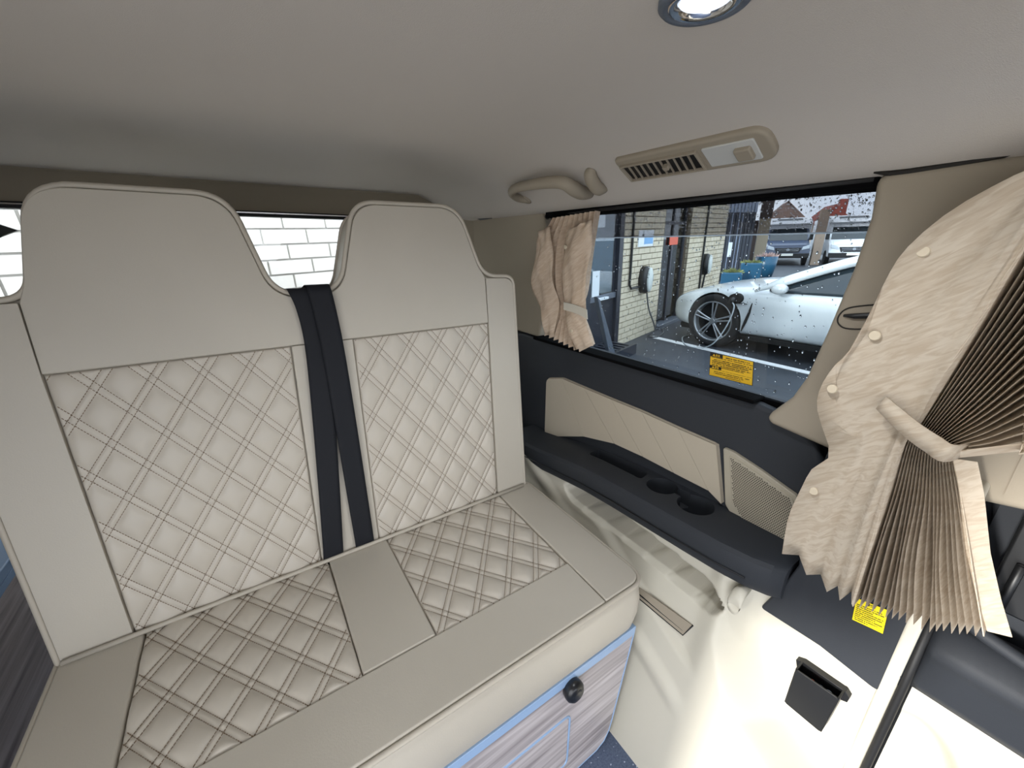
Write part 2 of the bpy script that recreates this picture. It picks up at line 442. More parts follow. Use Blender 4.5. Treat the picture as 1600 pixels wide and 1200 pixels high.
# armrest shelf with tray and two cup holders
AY = [1.14, 1.06, .95, .85, .72, .60, .50, .40, .32, .26, .225, .208]
AZ = [.575, .582, .600, .618, .638, .648, .652, .656, .658, .660, .658, .650]
AF = [.735, .728, .722, .720, .720, .720, .722, .724, .728, .736, .752, .775]
rings = []
for y, z, f in zip(AY, AZ, AF):
    rings.append([(.875, y, z), (f+.022, y, z), (f+.010, y, z-.003), (f+.003, y, z-.010), (f, y, z-.024), (f+.004, y, z-.062), (f+.012, y, z-.078), (f+.03, y, z-.090), (.875, y, z-.10)])
arm = WP(MB().loft(rings), 'armrest', 'plastic_dark', smooth=True)
zt = .652
def ccyl(cx, cy, r, z0, z1): return MB().disc((cx, cy, z0), r*.92, (0, 0, 1), z1-z0, 32, r)
ty = [(.806, .780), (.858, .786), (.848, .585), (.800, .575)]
tray = MB().prism(round_poly(ty, .014), lambda a, b, d: (a, b, d), .575, .70)
arm.matrix_world  # keep local == world offset
def carve_local(o, cutters):
    off = o.matrix_parent_inverse.copy(); par = o.parent; o.parent = None; o.matrix_world = Matrix.Identity(4)
    carve(o, cutters); o.parent = par; o.matrix_parent_inverse = off
carve_local(arm, [tray, ccyl(.818, .522, .040, .575, .70), ccyl(.812, .424, .043, .570, .70), MB().box((.815, .455, .615), (.845, .49, .70))])
for p in arm.data.polygons: p.use_smooth = True
try: arm.data.set_sharp_from_angle(angle=math.radians(30))
except Exception: pass
# seam round the armrest pad, standing a hair proud of the front face
sm = MB(); sm.tube([(f-.0005, y, z-.050) for y, z, f in list(zip(AY, AZ, AF))[1:10]], .0016, 5)
o = sm.build('armrest_seam', 'plastic_black'); attach(o, arm)

# cream lower trim: moulded surface with wheel arch swell, pocket and ledges
def xlow(y, z):
    a = interp(z, [0, .10, .22, .34, .43, .47, .58], [.612, .634, .662, .690, .714, .728, .742])
    b = interp(z, [0, .15, .30, .58], [.70, .745, .792, .802])
    yb = interp(z, [.0, .20, .26, .31, .36, .43, .58], [-.10, -.02, .07, .165, .205, .245, .27])
    t = 1-sstep(yb-.035, yb+.045, y)
    x = lerp(a, b, t)
    # ledges of the wheel arch
    f = (1-t)*sstep(.285, .34, y)
    z1 = lerp(.330, .405, (y-.29)/.17); z2 = lerp(.235, .300, (y-.29)/.15)
    x -= f*.012*sstep(z1+.006, z1-.010, z) if False else 0
    x += f*.014*(sstep(z1-.012, z1+.010, z)) - f*.010*sstep(z2-.05, z2-.004, z)*(1-sstep(z2, z2+.03, z))
    # pocket under the armrest
    cz = lerp(.500, .520, (y-.30)/.3); e = ((z-cz)/.034)**2 + (max(0, .345-y)/.055)**2 + (max(0, y-.75)/.05)**2
    x += .12*(1-sstep(.90, 1.02, e))
    return x
lo = MB().grid(lambda u, v: (xlow(lerp(.045, 1.70, u**1.3), lerp(0, .575, v)), lerp(.045, 1.70, u**1.3), lerp(0, .575, v)), 260, 120)
lowt = WP(lo, 'lower_trim', 'trim_cream', smooth=True)
def onlow(u, v):
    d = ray(u, v); k = .3
    while k < 2:
        p = CAM+d*k
        if p.x > xlow(p.y, p.z): return p
        k += .001
    return p
# rail let into the ledge
def rail(pts, w, material, name):
    m_ = MB(); m_.tube(pts, w, 6); o = m_.build(name, material); attach(o, lowt); return o
R0, R1 = onlow(996, 932), onlow(1068, 992); R2, R3 = onlow(1000, 918), onlow(1083, 977)
st = MB(); nrm = Vector((-.8, 0, .45)).normalized()*.004
st.add([R0, R1, R3, R2, R0+nrm, R1+nrm, R3+nrm, R2+nrm], [(0, 1, 2, 3), (4, 5, 6, 7), (0, 1, 5, 4), (1, 2, 6, 5), (2, 3, 7, 6), (3, 0, 4, 7)])
o = st.build('rail_strip', 'trim_beige', bevel=.001); attach(o, lowt)
rail([R0+nrm*.6, R1+nrm*.6, R3+nrm*.6], .0022, 'plastic_black', 'rail_gap')
rail([onlow(1000, 929)+nrm*.9, onlow(1068, 985)+nrm*.9], .0016, 'plastic_black', 'rail_groove')
# fold-out hook under the armrest end
hk = onX(1152, 938, .742); hb = MB()
for dz, r_ in ((.026, .010),): pass
hb.loft([[Vector((hk.x-dx, hk.y+w_*math.cos(q), hk.z+dz+w_*math.sin(q)*1.2)) for q in (2*math.pi*k/12 for k in range(12))]
         for dx, dz, w_ in ((-.03, .018, .010), (.004, .016, .013), (.012, .0, .014), (.012, -.014, .012), (.004, -.024, .006))])
o = hb.build('coat_hook', 'trim_cream', smooth=True); attach(o, lowt)

# dark lower pillar panel (sticker side) and cream door jamb with its rubber seal
XB = .792
bpx = [(1187, 950), (1280, 1010), (1368, 1080), (1394, 1084), (1406, 1066), (1450, 968)]
bq = yz(bpx, XB); bq = bq+[(bq[-1][0], .90)]+yz([(1300, 690), (1264, 770), (1247, 884), (1224, 914)], XB)
WP(slab(round_poly(bq, [.01, 0, .01, .02, .01, 0, .01, 0, 0, 0, 0]), XB, XB+.05), 'pillar_panel', 'plastic_dark', bevel=.010)
WP(MB().prism([(.046, .0), (.026, .0), (.026, .92), (.046, .92)], lambda a, b, d: (d, a, b), .79, .90), 'door_jamb', 'trim_cream', bevel=.006)
WP(MB().tube([(.792, .020, .0), (.792, .020, .25), (.795, .020, .55), (.80, .022, .69)], .006, 8), 'door_seal', 'rubber', smooth=True)

# ------------------------------------------------------------------ sliding door beyond the jamb
d1 = empty('door_1', (.86, -.5, .0), 'sliding door lining with dark armrest and cream lower panel', kind='structure')
DP = lambda mb, name, material, **k: wpart(mb, name, material, d1, **k)
DP(MB().box((.902, -1.0, .0), (.93, .012, .95)), 'door_core', 'plastic_dark')
def xdoor(y, z):
    return .838 - .02*sstep(.30, .0, z) - .018*math.exp(-(((y+.06)/.10)**2+((z-.22)/.11)**2)) + .055*(1-sstep(.6, 1.1, math.hypot((y+.01)/.085, (z-.30)/.17)))
DP(MB().grid(lambda u, v: (xdoor(lerp(.012, -1.0, u), lerp(0, .56, v)), lerp(.012, -1.0, u), lerp(0, .56, v)), 120, 60), 'lower_panel', 'trim_cream', smooth=True)
rings = []
for y in (.017, .006, -.03, -.10, -.25, -.5, -1.0):
    g = 0 if y > .010 else .016
    rings.append([(.86, y, .68), (.832-g*.2, y, .675), (.815-g, y, .655), (.808-g, y, .640), (.815-g, y, .625), (.826-g*.6, y, .60), (.826-g*.6, y, .55), (.835, y, .525), (.86, y, .52)])
DP(MB().loft(rings), 'door_armrest', 'plastic_dark', smooth=True)
DP(MB().tube([(.838, .008, .70), (.83, -.03, .69), (.826, -.10, .675), (.824, -.3, .66), (.824, -1.0, .65)], .010, 8), 'armrest_moulding', 'plastic_dark', smooth=True)
DP(MB().box((.838, -.30, .735), (.85, -.012, .90)), 'door_card', 'plastic_black', bevel=.004)
DP(MB().box((.840, -1.0, .91), (.90, .012, 1.345)), 'upper_trim', 'trim_beige')
DP(MB().tube([onX(1597, 885, .828), onX(1575, 925, .828), onX(1553, 966, .828)], .005, 8), 'pull_strap', 'plastic_black', smooth=True)
DP(MB().disc((.84, -.02, .715), .006, (-1, 0, 0), .006, 12), 'door_lock_button', 'sign_red')

# ------------------------------------------------------------------ pillar trims
xs = .842
cpx = [(1366, 291), (1358, 340), (1332, 418), (1292, 515), (1258, 590), (1235, 622), (1203, 645), (1194, 655), (1205, 664), (1300, 706), (1420, 760)]
cq = yz(cpx, xs); cq += [(-.02, .895), (-.02, 1.352)]
cq += [(p.y, p.z) for p in (onX(1500, 252, xs), onX(1372, 272, xs))]
tr2 = slab(cq, xs, .91).build('trim_2', 'trim_beige', bevel=.012, kind='structure')
tag(tr2, 'beige pillar trim between side window and pleated curtain')
# belt guide cover: thin outline and slot
op = [(1500, 465), (1420, 472), (1345, 478), (1320, 484), (1309, 497), (1312, 508), (1330, 514), (1400, 513)]
MB().tube(spline([onX(u, v, xs-.0008) for u, v in op], 40), .0011, 6).build('guide_outline', 'ink', tr2)
sp_ = [onX(u, v, xs-.003) for u, v in ((1318, 493), (1335, 494), (1362, 493), (1420, 490))]
MB().tube(sp_, [.002, .0045, .005, .005], 8).build('belt_slot', 'plastic_black', tr2)
dq = [(1.70, .928), (1.125, .928), (1.105, 1.0), (1.10, 1.30), (1.12, 1.345), (1.70, 1.40)]
tr3 = slab(dq, .865, .92).build('trim_3', 'trim_beige', bevel=.010, kind='structure')
tag(tr3, 'beige corner trim beside the gathered rear curtain')
MB().prism([(.88, 1.55), (.88, 1.78), (.74, 1.78), (.76, 1.74), (.82, 1.70)], lambda a, b, d: (a, b, d), .80, 1.42).build('corner_fillet', 'trim_beige', tr3, bevel=.02)
MB().tube([onX(735, 336, .862)+Vector((-.005, 0, 0)), onX(752, 342, .862)+Vector((-.006, 0, 0)), onX(770, 341, .862)+Vector((-.005, 0, 0))], [.002, .006, .002], 6).build('trim_gap', 'plastic_black', tr3)
# shadow gap and lip where headliner meets pillar trim
tr4 = MB().tube([onX(u, v, .846) for u, v in ((1366, 269), (1390, 271), (1420, 268), (1500, 255), (1600, 236))] + [(.846, -.3, 1.355)], [.002, .004, .004, .004, .004, .004], 6).build('trim_4', 'ink', kind='structure')
tag(tr4, 'dark gap between headliner and pillar trim')

# ------------------------------------------------------------------ side window
w1 = empty('window_1', (.90, .65, .93), 'tinted side window speckled with rain', kind='structure')
W1 = lambda mb, name, material, **k: wpart(mb, name, material, w1, **k)
W1(slab([(1.14, .915), (.22, .915), (.20, 1.345), (1.14, 1.345)], .897, .901), 'glass', 'glass_side')
zv = onX(1100, 368, .955).z
W1(slab([(1.16, zv), (.14, zv), (.14, 1.38), (1.16, 1.38)], .972, .975), 'rain_visor', 'glass_visor')
W1(slab([(1.16, zv-.0015), (.14, zv-.0015), (.14, zv+.0015), (1.16, zv+.0015)], .9715, .9765), 'visor_edge', 'visor_glint')  # translucent white strip imitates the bright refraction along the visor edge
se = MB(); se.box((.86, .255, 1.326), (.915, 1.095, 1.348)); se.box((.890, .25, .915), (.904, 1.14, .932))
W1(se, 'seal', 'seal_matte', bevel=.003)
W1(MB().box((.855, .385, .924), (.875, .42, .934)), 'latch', 'plastic_black', bevel=.002)
W1(MB().tube([(.885, 1.115, 1.328), (.868, 1.10, 1.332), (.864, .9, 1.334), (.864, .262, 1.340)], .006, 8), 'curtain_rail', 'rubber', smooth=True)
# rain drops
dr = MB()
def drop(x, y, z, ry, rz, nx):
    n = 6; vs = [(x, y+ry*math.cos(2*math.pi*k/n), z+rz*math.sin(2*math.pi*k/n)) for k in range(n)]
    vs += [(x+nx*.6, y+.55*ry*math.cos(2*math.pi*k/n), z+.55*rz*math.sin(2*math.pi*k/n)) for k in range(n)]+[(x+nx, y, z)]
    fs = [(k, (k+1) % n, n+(k+1) % n, n+k) for k in range(n)]+[(n+k, n+(k+1) % n, 2*n) for k in range(n)]+[tuple(range(n))[::-1]]
    dr.add(vs, fs)
rd = random.Random(3)
for k in range(1000):
    z = zv+.004+(1.33-zv)*rd.random()**.85; y = .25+.65*rd.random()**1.35; r_ = rd.choice((.0007, .0009, .0011, .0014, .0019))
    drop(.9755, y, z, r_, r_*rd.uniform(1, 1.6), r_*.55)
for k in range(420):
    z = rd.uniform(.935, zv-.004); y = .27+.62*rd.random()**1.2; r_ = rd.choice((.0009, .0012, .0015, .0020))
    drop(.9012, y, z, r_, r_*rd.uniform(1, 2.0), r_*.55)
for y0 in (.655, .42):
    z = zv-.02
    while z > .95:
        z -= rd.uniform(.008, .026); drop(.9012, y0+rd.uniform(-.001, .001), z, .0011, .003, .0008)
W1(dr, 'rain_drops', 'water', kind='stuff', smooth=True)

# ================================================================== BENCH SEAT
TA = math.radians(10); P0 = Vector((0, .887, .52)); BT = Vector((0, math.sin(TA), math.cos(TA))); BN = Vector((0, -math.cos(TA), math.sin(TA)))
def bk(X, s, d): return Vector((X, 0, 0))+P0+BT*s+BN*d
seat = empty('bench_seat', (.125, .65, 0), 'cream quilted two-seat bench with integrated headrests on a wood-effect box', 'seat')
def SP(mb, name, material, parent=seat, **k):
    o = mb.build(name, material, None, **k); attach(o, parent); return o

out_pts = [(-.402, -.03), (-.420, .646), (-.297, .648), (-.262, .833), (.010, .831), (.058, .630), (.190, .632), (.250, .831), (.517, .833), (.572, .652), (.674, .648), (.642, -.03)]
out_r = [.02, .035, .035, .06, .055, .055, .055, .05, .055, .045, .03, .02]
outl = round_poly(out_pts, out_r, 8)
back = SP(MB().prism(outl, lambda a, b, d: bk(a, b, d), -.012, -.125), 'backrest', 'leather', bevel=.014, seg=4)
def ring_tube(d, r): return MB().tube([bk(a, b, d) for a, b in outl], r, 8, closed=True)
SP(ring_tube(-.006, .0055), 'piping', 'piping', back, smooth=True)
SP(ring_tube(-.112, .005), 'piping', 'piping', back, smooth=True)
# smooth sewn panels
def inset(poly, c, k): return [(lerp(a, c[0], k), lerp(b, c[1], k)) for a, b in poly]
SEAM = .0006
S_ST = .521
def xl(s): return lerp(-.297, -.309, s/.52)      # seams as X(s)
def xa(s): return lerp(.043, .069, s/.52)
def xb(s): return lerp(.180, .200, s/.52)
def xr(s): return lerp(.540, .572, s/.52)
o_in = round_poly([(-.397, -.02), (-.414, .640), (-.302, .642), (-.268, .827), (.006, .825), (.054, .624), (.194, .626), (.254, .825), (.513, .827), (.567, .646), (.668, .642), (.637, -.02)], out_r, 8)
head = [(xl(.52)+SEAM, S_ST+SEAM)] + [p for p in o_in if p[1] > .60 and -.3085 < p[0] < .577]
head = [(xl(.52)+SEAM, S_ST+SEAM), (-.3075, .6415)] + [p for p in o_in if p[1] > .60 and -.302 < p[0] < .570] + [(.5765, .6450), (xr(.52)-SEAM, S_ST+SEAM)]
def panel(poly, name, d1=.0, d0=-.016, bev=.0025): return SP(MB().prism(poly, lambda a, b, d: bk(a, b, d), d0, d1), name, 'leather', back, bevel=bev)
panel(head, 'headrest_panel')
panel(round_poly([(-.397, -.02), (-.414, .640), (-.3095, .6415), (xl(.52)-SEAM, .52), (xl(0)-SEAM, -.02)], [.02, .035, .001, 0, .001]), 'side_panel')
panel(round_poly([(xr(0)+SEAM, -.02), (xr(.52)+SEAM, .52), (.579, .6445), (.668, .642), (.637, -.02)], [.001, 0, .001, .03, .02]), 'side_panel')
panel([(xa(-.02)+SEAM, -.02), (xa(S_ST)+SEAM, S_ST-SEAM), (xb(S_ST)-SEAM, S_ST-SEAM), (xb(-.02)-SEAM, -.02)], 'centre_panel', d1=-.002)

PX, PS = .079, .107
LN = 1/math.sqrt(1/PX**2+1/PS**2)
def quilt(X, s, x0, s0):
    a = (X-x0)/PX+(s-s0)/PS; b = (X-x0)/PX-(s-s0)/PS
    h = 1
    for t in (a, b):
        d = abs(t-round(t))*LN
        g = .42*(1-(d/.006)**2) if d < .006 else 1-math.exp(-(d-.006)/.0075)
        h = min(h, g) if d < .006 else h*g if h == 1 else min(h, 1)*max(g, .0)
    return h
def quilt_panel(fl, fr, s_lo, s_hi, x0, s0, place, name, parent, amp):
    w = fr((s_lo+s_hi)/2)-fl((s_lo+s_hi)/2); nu = int(w/.0024); nv = int((s_hi-s_lo)/.0024)
    def fn(u, v):
        s = lerp(s_lo, s_hi, v); X = lerp(fl(s)+SEAM, fr(s)-SEAM, u)
        e = min(u*w, (1-u)*w, (s-s_lo), (s_hi-s)); ed = 1-math.exp(-max(e, 0)/.004)
        return place(X, s, amp*quilt(X, s, x0, s0)*ed - (.008 if e <= 1e-6 else 0))
    q = SP(MB().grid(fn, nu, nv), name, 'leather_quilt', parent, smooth=True)
    st = MB()
    for sg in (1, -1):
        for k in range(-14, 15):
            for off in (-.006/LN, .006/LN):
                # line: (X-x0)/PX + sg*(s-s0)/PS = k+off, stepped in s
                s = s_lo; ds = .0052*LN/PX
                while s < s_hi:
                    X = x0+PX*(k+off-sg*(s-s0)/PS); s2 = s+ds*.72; X2 = x0+PX*(k+off-sg*(s2-s0)/PS)
                    if fl(s)+.003 < X < fr(s)-.003 and fl(s2)+.003 < X2 < fr(s2)-.003 and s2 < s_hi-.002:
                        t = Vector((X2-X, s2-s)).normalized(); n = Vector((-t.y, t.x))*.00055
                        e = min(X-fl(s), fr(s)-X, s-s_lo, s_hi-s); z0 = .0004; z1 = .0013
                        bq_ = [(X+n.x, s+n.y), (X-n.x, s-n.y), (X2-n.x, s2-n.y), (X2+n.x, s2+n.y)]
                        st.add([place(a, b_, -.001) for a, b_ in bq_]+[place(a, b_, z1) for a, b_ in bq_],
                               [(4, 5, 6, 7), (0, 1, 5, 4), (1, 2, 6, 5), (2, 3, 7, 6), (3, 0, 4, 7)])
                    s += ds
    SP(st, 'stitching', 'thread', q, kind='stuff')
    return q
AMP = .0068
quilt_panel(xl, xa, -.012, S_ST-SEAM, -.250, .382, lambda X, s, d: bk(X, s, d-.004), 'quilted_panel', back, AMP)
quilt_panel(xb, xr, -.012, S_ST-SEAM, .256, .381, lambda X, s, d: bk(X, s, d-.004), 'quilted_panel', back, AMP)

SP(MB().tube([bk(X_, .004, .006) for X_ in (-.395, -.2, .0, .2, .4, .632)], .0048, 8), 'piping', 'piping', back, smooth=True)
# cushion
SZ = .52
cpts = [(-.405, .890), (-.405, .428), (.655, .428), (.660, .890)]
cout = round_poly(cpts, [.02, .045, .045, .03], 8)
def zsc(a, b, d, cx=.125, cy=.66): return (a, b, d)
rings = []
for z, k in ((.372, -.006), (.38, .0), (.42, .006), (.46, .007), (.49, .003), (.503, -.001), (.508, -.008)):
    rings.append([(a+k*(1 if a > .6 else -1 if a < -.35 else 0), b-k*(1 if b < .48 else 0), z) for a, b in cout])
cush = SP(MB().loft(rings), 'seat_cushion', 'leather', smooth=True)
SP(MB().tube([(a*1.0, b, .5135) for a, b in round_poly([(-.406, .90), (-.406, .426), (.656, .426), (.661, .90)], [.01, .045, .045, .01], 8)], .0050, 8, closed=True), 'piping', 'piping', cush, smooth=True)
def cpanel(poly, name): return SP(MB().prism(poly, lambda a, b, d: (a, b, d), .500, SZ), name, 'leather', cush, bevel=.004)
YF = .561
cpanel(round_poly([(-.402, .89), (-.402, .431), (-.283, .431), (-.283, .89)], [.0, .04, 0, 0]), 'side_panel')
cpanel(round_poly([(.545, .89), (.532, .431), (.652, .431), (.657, .89)], [0, 0, .04, .0]), 'side_panel')
cpanel([(-.2806, YF-SEAM), (-.2806, .431), (.530, .431), (.5345, YF-SEAM)], 'front_panel')
cpanel([(.058, .89), (.056, YF+SEAM), (.195, YF+SEAM), (.196, .89)], 'centre_panel')
quilt_panel(lambda s: -.2820, lambda s: .0565, YF+SEAM, .895, -.111, .658, lambda X, s, d: Vector((X, s, SZ-.005+d)), 'quilted_panel', cush, .0090)
quilt_panel(lambda s: .1955, lambda s: lerp(.535, .545, (s-.56)/.33), YF+SEAM, .895, .231, .705, lambda X, s, d: Vector((X, s, SZ-.005+d)), 'quilted_panel', cush, .0090)

# box under the cushion
base = SP(MB().box((-.40, .445, .0), (.570, 1.05, .372)), 'base_box', 'wood_y')
fp = round_poly([(-.405, .004), (-.405, .374), (.644, .374), (.584, .004)], [0, .004, .012, .05])
fpan = SP(MB().prism(fp, lambda a, b, d: (a, d, b), .445, .428), 'front_board', 'wood_x', base, bevel=.0015)
SP(MB().prism([(-.405, .349), (-.405, .3745), (.6445, .3745), (.6400, .349)], lambda a, b, d: (a, d, b), .440, .4265), 'edge_strip', 'edging_sky_tint', base, bevel=.001)
SP(MB().tube([(.6445, .4285, .372), (.6420, .4285, .35), (.598, .4285, .08), (.590, .4285, .045), (.575, .4285, .018), (.548, .4285, .005), (.40, .4285, .003), (-.40, .4285, .003)], .0018, 6), 'edge_lipping', 'edging_sky_tint', base)
kn = onY(900, 1083, .41); km = MB()
km.loft([[Vector((kn.x+r_*.92*math.cos(q), y, kn.z+r_*1.0*math.sin(q))) for q in (2*math.pi*k/24 for k in range(24))]
         for y, r_ in ((.430, .023), (.418, .026), (.410, .025), (.404, .019), (.402, .008))])
knob = SP(km, 'push_lock_knob', 'knob', base, smooth=True)
SP(MB().disc((kn.x+.004, .4035, kn.z+.010), .005, (0, -1, 0), .001, 14), 'keyhole', 'plastic_dark', knob)
ha, hb_ = onY(891, 1116, .427), onY(886, 1190, .427)
hp = [(-.20, ha.z), (ha.x, ha.z), (ha.x, .07), (-.20, .07)]
hat = SP(MB().prism(round_poly([(a+(.004 if a < 0 else -.004), b+(.004 if b < .1 else -.004)) for a, b in hp], .016), lambda a, b, d: (a, d, b), .435, .4262), 'hatch_door', 'wood_x', base, bevel=.001)
SP(MB().tube([(a, .4275, b) for a, b in round_poly(hp, .018)], .0026, 6, closed=True), 'hatch_edging', 'edging_sky_tint', base)

# ------------------------------------------------------------------ seat belts
def belt(rows, name, label):
    """rows: (centre point, half-width vector)"""
    L = [c-w for c, w in rows]; R = [c+w for c, w in rows]
    n = len(rows); vs = []
    for l, r_ in zip(L, R): vs += [lerp(l, r_, k/6) for k in range(7)]
    fs = [(j*7+i, j*7+i+1, (j+1)*7+i+1, (j+1)*7+i) for j in range(n-1) for i in range(6)]
    o = MB().add(vs, fs).build(name, 'belt', smooth=True, solid=.0014)
    return tag(o, label, 'seat belt', 'lap belts between the seats')
def brow(X, s, d, hw, tilt=0.0, dd=0.0): return (bk(X, s, d), Vector((hw, 0, 0))+BT*tilt+BN*dd)
def smooth_rows(rows, n=110):
    c = spline([r_[0] for r_ in rows], n); w = spline([r_[1] for r_ in rows], n); return list(zip(c, w))
l_rows = [brow(.068, -.014, .0, .0225), brow(.069, .004, .0, .0225), brow(.072, .035, .008, .0225), brow(.092, .22, .009, .0235), brow(.112, .42, .009, .0245), brow(.120, .53, .009, .025, -.003), brow(.116, .60, .0095, .0245, .002, -.002),
          brow(.108, .634, .0085, .0245), brow(.106, .6435, -.010, .0245), brow(.106, .6435, -.07, .0245), brow(.104, .6435, -.122, .0245), brow(.102, .628, -.139, .0245), brow(.10, .58, -.141, .024), brow(.095, .45, -.141, .024)]
belt(smooth_rows(l_rows), 'seat_belt', 'black seat belt strap whose top end is twisted and folded over the seat back')
r_rows = [brow(.144, -.014, .0, .0225), brow(.144, .004, .0, .0225), brow(.144, .035, .008, .0225), brow(.147, .22, .0105, .0235), brow(.150, .42, .0135, .0235), brow(.150, .53, .0145, .0235), brow(.147, .60, .0150, .0238),
          brow(.144, .638, .0135, .024), brow(.143, .6495, -.008, .024), brow(.143, .6495, -.07, .024), brow(.143, .6495, -.124, .024), brow(.143, .630, -.145, .024), brow(.145, .58, -.147, .024), brow(.150, .45, -.147, .024)]
belt(smooth_rows(r_rows), 'seat_belt', 'black seat belt strap lying flat and overlapping the folded one at the top')

# ------------------------------------------------------------------ cabinet beside the seat
cab = empty('storage_cabinet', (-.63, 1.1, 0), 'grey wood-effect cabinet side standing beside the bench', 'cabinet')
def KP(mb, name, material, parent=cab, **k):
    o = mb.build(name, material, None, **k); attach(o, parent); return o
KP(MB().box((-.738, .42, .0), (-.562, 1.70, .535)), 'side_board', 'wood_y', bevel=.002)
KP(MB().box((-.738, .415, .535), (-.557, 1.70, .56)), 'worktop', 'edging_sky_tint', bevel=.003)
KP(MB().box((-.562, .42, .516), (-.558, 1.70, .534)), 'edge_strip', 'edging_sky_tint', bevel=.001)

# ================================================================== CEILING FITTINGS
# air vent and reading light console
cs = [onceil(u, v) for u, v in ((966, 246), (1203, 189), (1221, 243), (984, 280))]   # rear-top, front-top, front-bottom, rear-bottom
co = sum(cs, Vector())/4
ea = ((cs[1]-cs[0])+(cs[2]-cs[3])).normalized(); eb = ((cs[0]-cs[3])+(cs[1]-cs[2])); eb = (eb-ea*eb.dot(ea)).normalized(); en = ea.cross(eb)
if en.z > 0: en = -en
LA = ((cs[1]-cs[0]).length+(cs[2]-cs[3]).length)/4; LB = ((cs[0]-cs[3]).length+(cs[1]-cs[2]).length)/4
cf = lambda a, b, d: co+ea*a+eb*b+en*d
con = empty('ceiling_vent_console', co, 'beige ceiling console with louvred air vent and reading light', 'air vent')
def VP(mb, name, material, parent=con, **k):
    o = mb.build(name, material, None, **k); attach(o, parent); return o
VP_body = VP(MB().prism(round_poly([(-LA, -LB), (LA, -LB), (LA, LB), (-LA, LB)], [.012, .03, .03, .012], 6), cf, -.02, .010), 'housing', 'trim_beige', bevel=.006)
v0, v1 = -LA+.014, .028
VP(MB().prism([(v0, -LB*.62), (v1, -LB*.62), (v1, LB*.50), (v0, LB*.50)], cf, .006, .0104), 'vent_opening', 'plastic_black')
fr = MB()
for (a0, a1, b0, b1) in ((v0-.003, v1+.003, LB*.50, LB*.60), (v0-.003, v1+.003, -LB*.72, -LB*.62), (v0-.005, v0, -LB*.7, LB*.58), (v1, v1+.005, -LB*.7, LB*.58)):
    fr.prism([(a0, b0), (a1, b0), (a1, b1), (a0, b1)], cf, .006, .016)
VP(fr, 'vent_frame', 'trim_beige', bevel=.001)
for k in range(1, 11):
    a = lerp(v0, v1, k/11)
    VP(MB().prism([(a-.0035, -LB*.62), (a-.0021, -LB*.62), (a+.0026, LB*.50), (a+.0012, LB*.50)], cf, .006, .0145), 'vent_slat', 'trim_beige')
VP(MB().prism([(lerp(v0, v1, .56), LB*-.14), (lerp(v0, v1, .63), LB*-.14), (lerp(v0, v1, .63), LB*.10), (lerp(v0, v1, .56), LB*.10)], cf, .008, .020), 'vent_tab', 'trim_beige', bevel=.001)
VP(MB().prism(round_poly([(.042, -LB*.66), (LA-.022, -LB*.66), (LA-.022, LB*.62), (.042, LB*.62)], .004), cf, .008, .0125), 'light_lens', 'lens', bevel=.0015)
VP(MB().prism(round_poly([(LA-.058, -LB*.42), (LA-.030, -LB*.42), (LA-.030, LB*.30), (LA-.058, LB*.30)], .004), cf, .010, .020), 'light_switch', 'trim_beige', bevel=.003)

# grab handle with coat hook
gh = empty('grab_handle', onceil(870, 300), 'beige fold-down grab handle on the rolled headliner edge', 'handle')
def GP(mb, name, material, **k):
    o = mb.build(name, material, None, **k); attach(o, gh); return o
nrm_h = Vector((-.55, 0, -.83))
hp_ = [(824, 314, -.004), (812, 303, .014), (806, 289, .026), (816, 278, .032), (840, 271, .034), (868, 266, .035), (890, 267, .034), (904, 278, .030), (914, 292, .018), (920, 303, -.004)]
path = spline([onceil(u, v)+nrm_h*k_ for u, v, k_ in hp_], 44)
rad = [interp(k, [0, 8, 14, 28, 34, 43], [.011, .012, .0125, .015, .018, .015]) for k in range(44)]
GP(MB().tube(path, rad, 12), 'grip', 'trim_beige', smooth=True)
for u, v in ((822, 312), (918, 300)):
    GP(MB().disc(onceil(u, v)-nrm_h*.002, .020, nrm_h, .007, 18, .016), 'mounting_cap', 'trim_beige', bevel=.003)
GP(MB().tube(spline([onceil(924, 266)-nrm_h*.004, onceil(925, 269)+nrm_h*.008, onceil(930, 276)+nrm_h*.014, onceil(938, 288)+nrm_h*.012, onceil(943, 296)-nrm_h*.004], 18), [interp(k, [0, 3, 9, 14, 17], [.012, .015, .0165, .0155, .012]) for k in range(18)], 12), 'coat_hook', 'trim_beige', smooth=True)

# ceiling down light
dl = empty('ceiling_downlight', onceil(1103, -6), 'round chrome ceiling spotlight with dark outer ring', 'ceiling light')
lc = Vector(dl.location); lc.z = zceil(lc.x, lc.y)
def ringm(c, prof, seg=40): return MB().loft([[c+Vector((r_*math.cos(q), r_*math.sin(q), -h_)) for q in (2*math.pi*k/seg for k in range(seg))] for r_, h_ in prof], caps=False)
def LP(mb, name, material, **k):
    o = mb.build(name, material, None, **k); attach(o, dl); return o
LP(ringm(lc, [(.043, -.002), (.043, .004), (.040, .007), (.034, .007), (.033, .002)]), 'outer_ring', 'metal_grey', smooth=True)
LP(ringm(lc, [(.034, .006), (.030, .008), (.024, .004), (.023, -.001)]), 'reflector', 'chrome', smooth=True)
LP(MB().disc(lc+Vector((0, 0, -.003)), .0235, (0, 0, 1), .003, 32), 'lens', 'lamp_lens')
ll = bpy.data.lights.new('downlight_beam', 'SPOT'); ll.energy = 6.5; ll.spot_size = math.radians(160); ll.spot_blend = 1.0; ll.shadow_soft_size = .022; ll.color = (.93, .96, 1.0)
lo_ = bpy.data.objects.new('downlight_beam', ll); COL.objects.link(lo_); attach(lo_, dl); lo_.location = lc+Vector((0, 0, -.012))

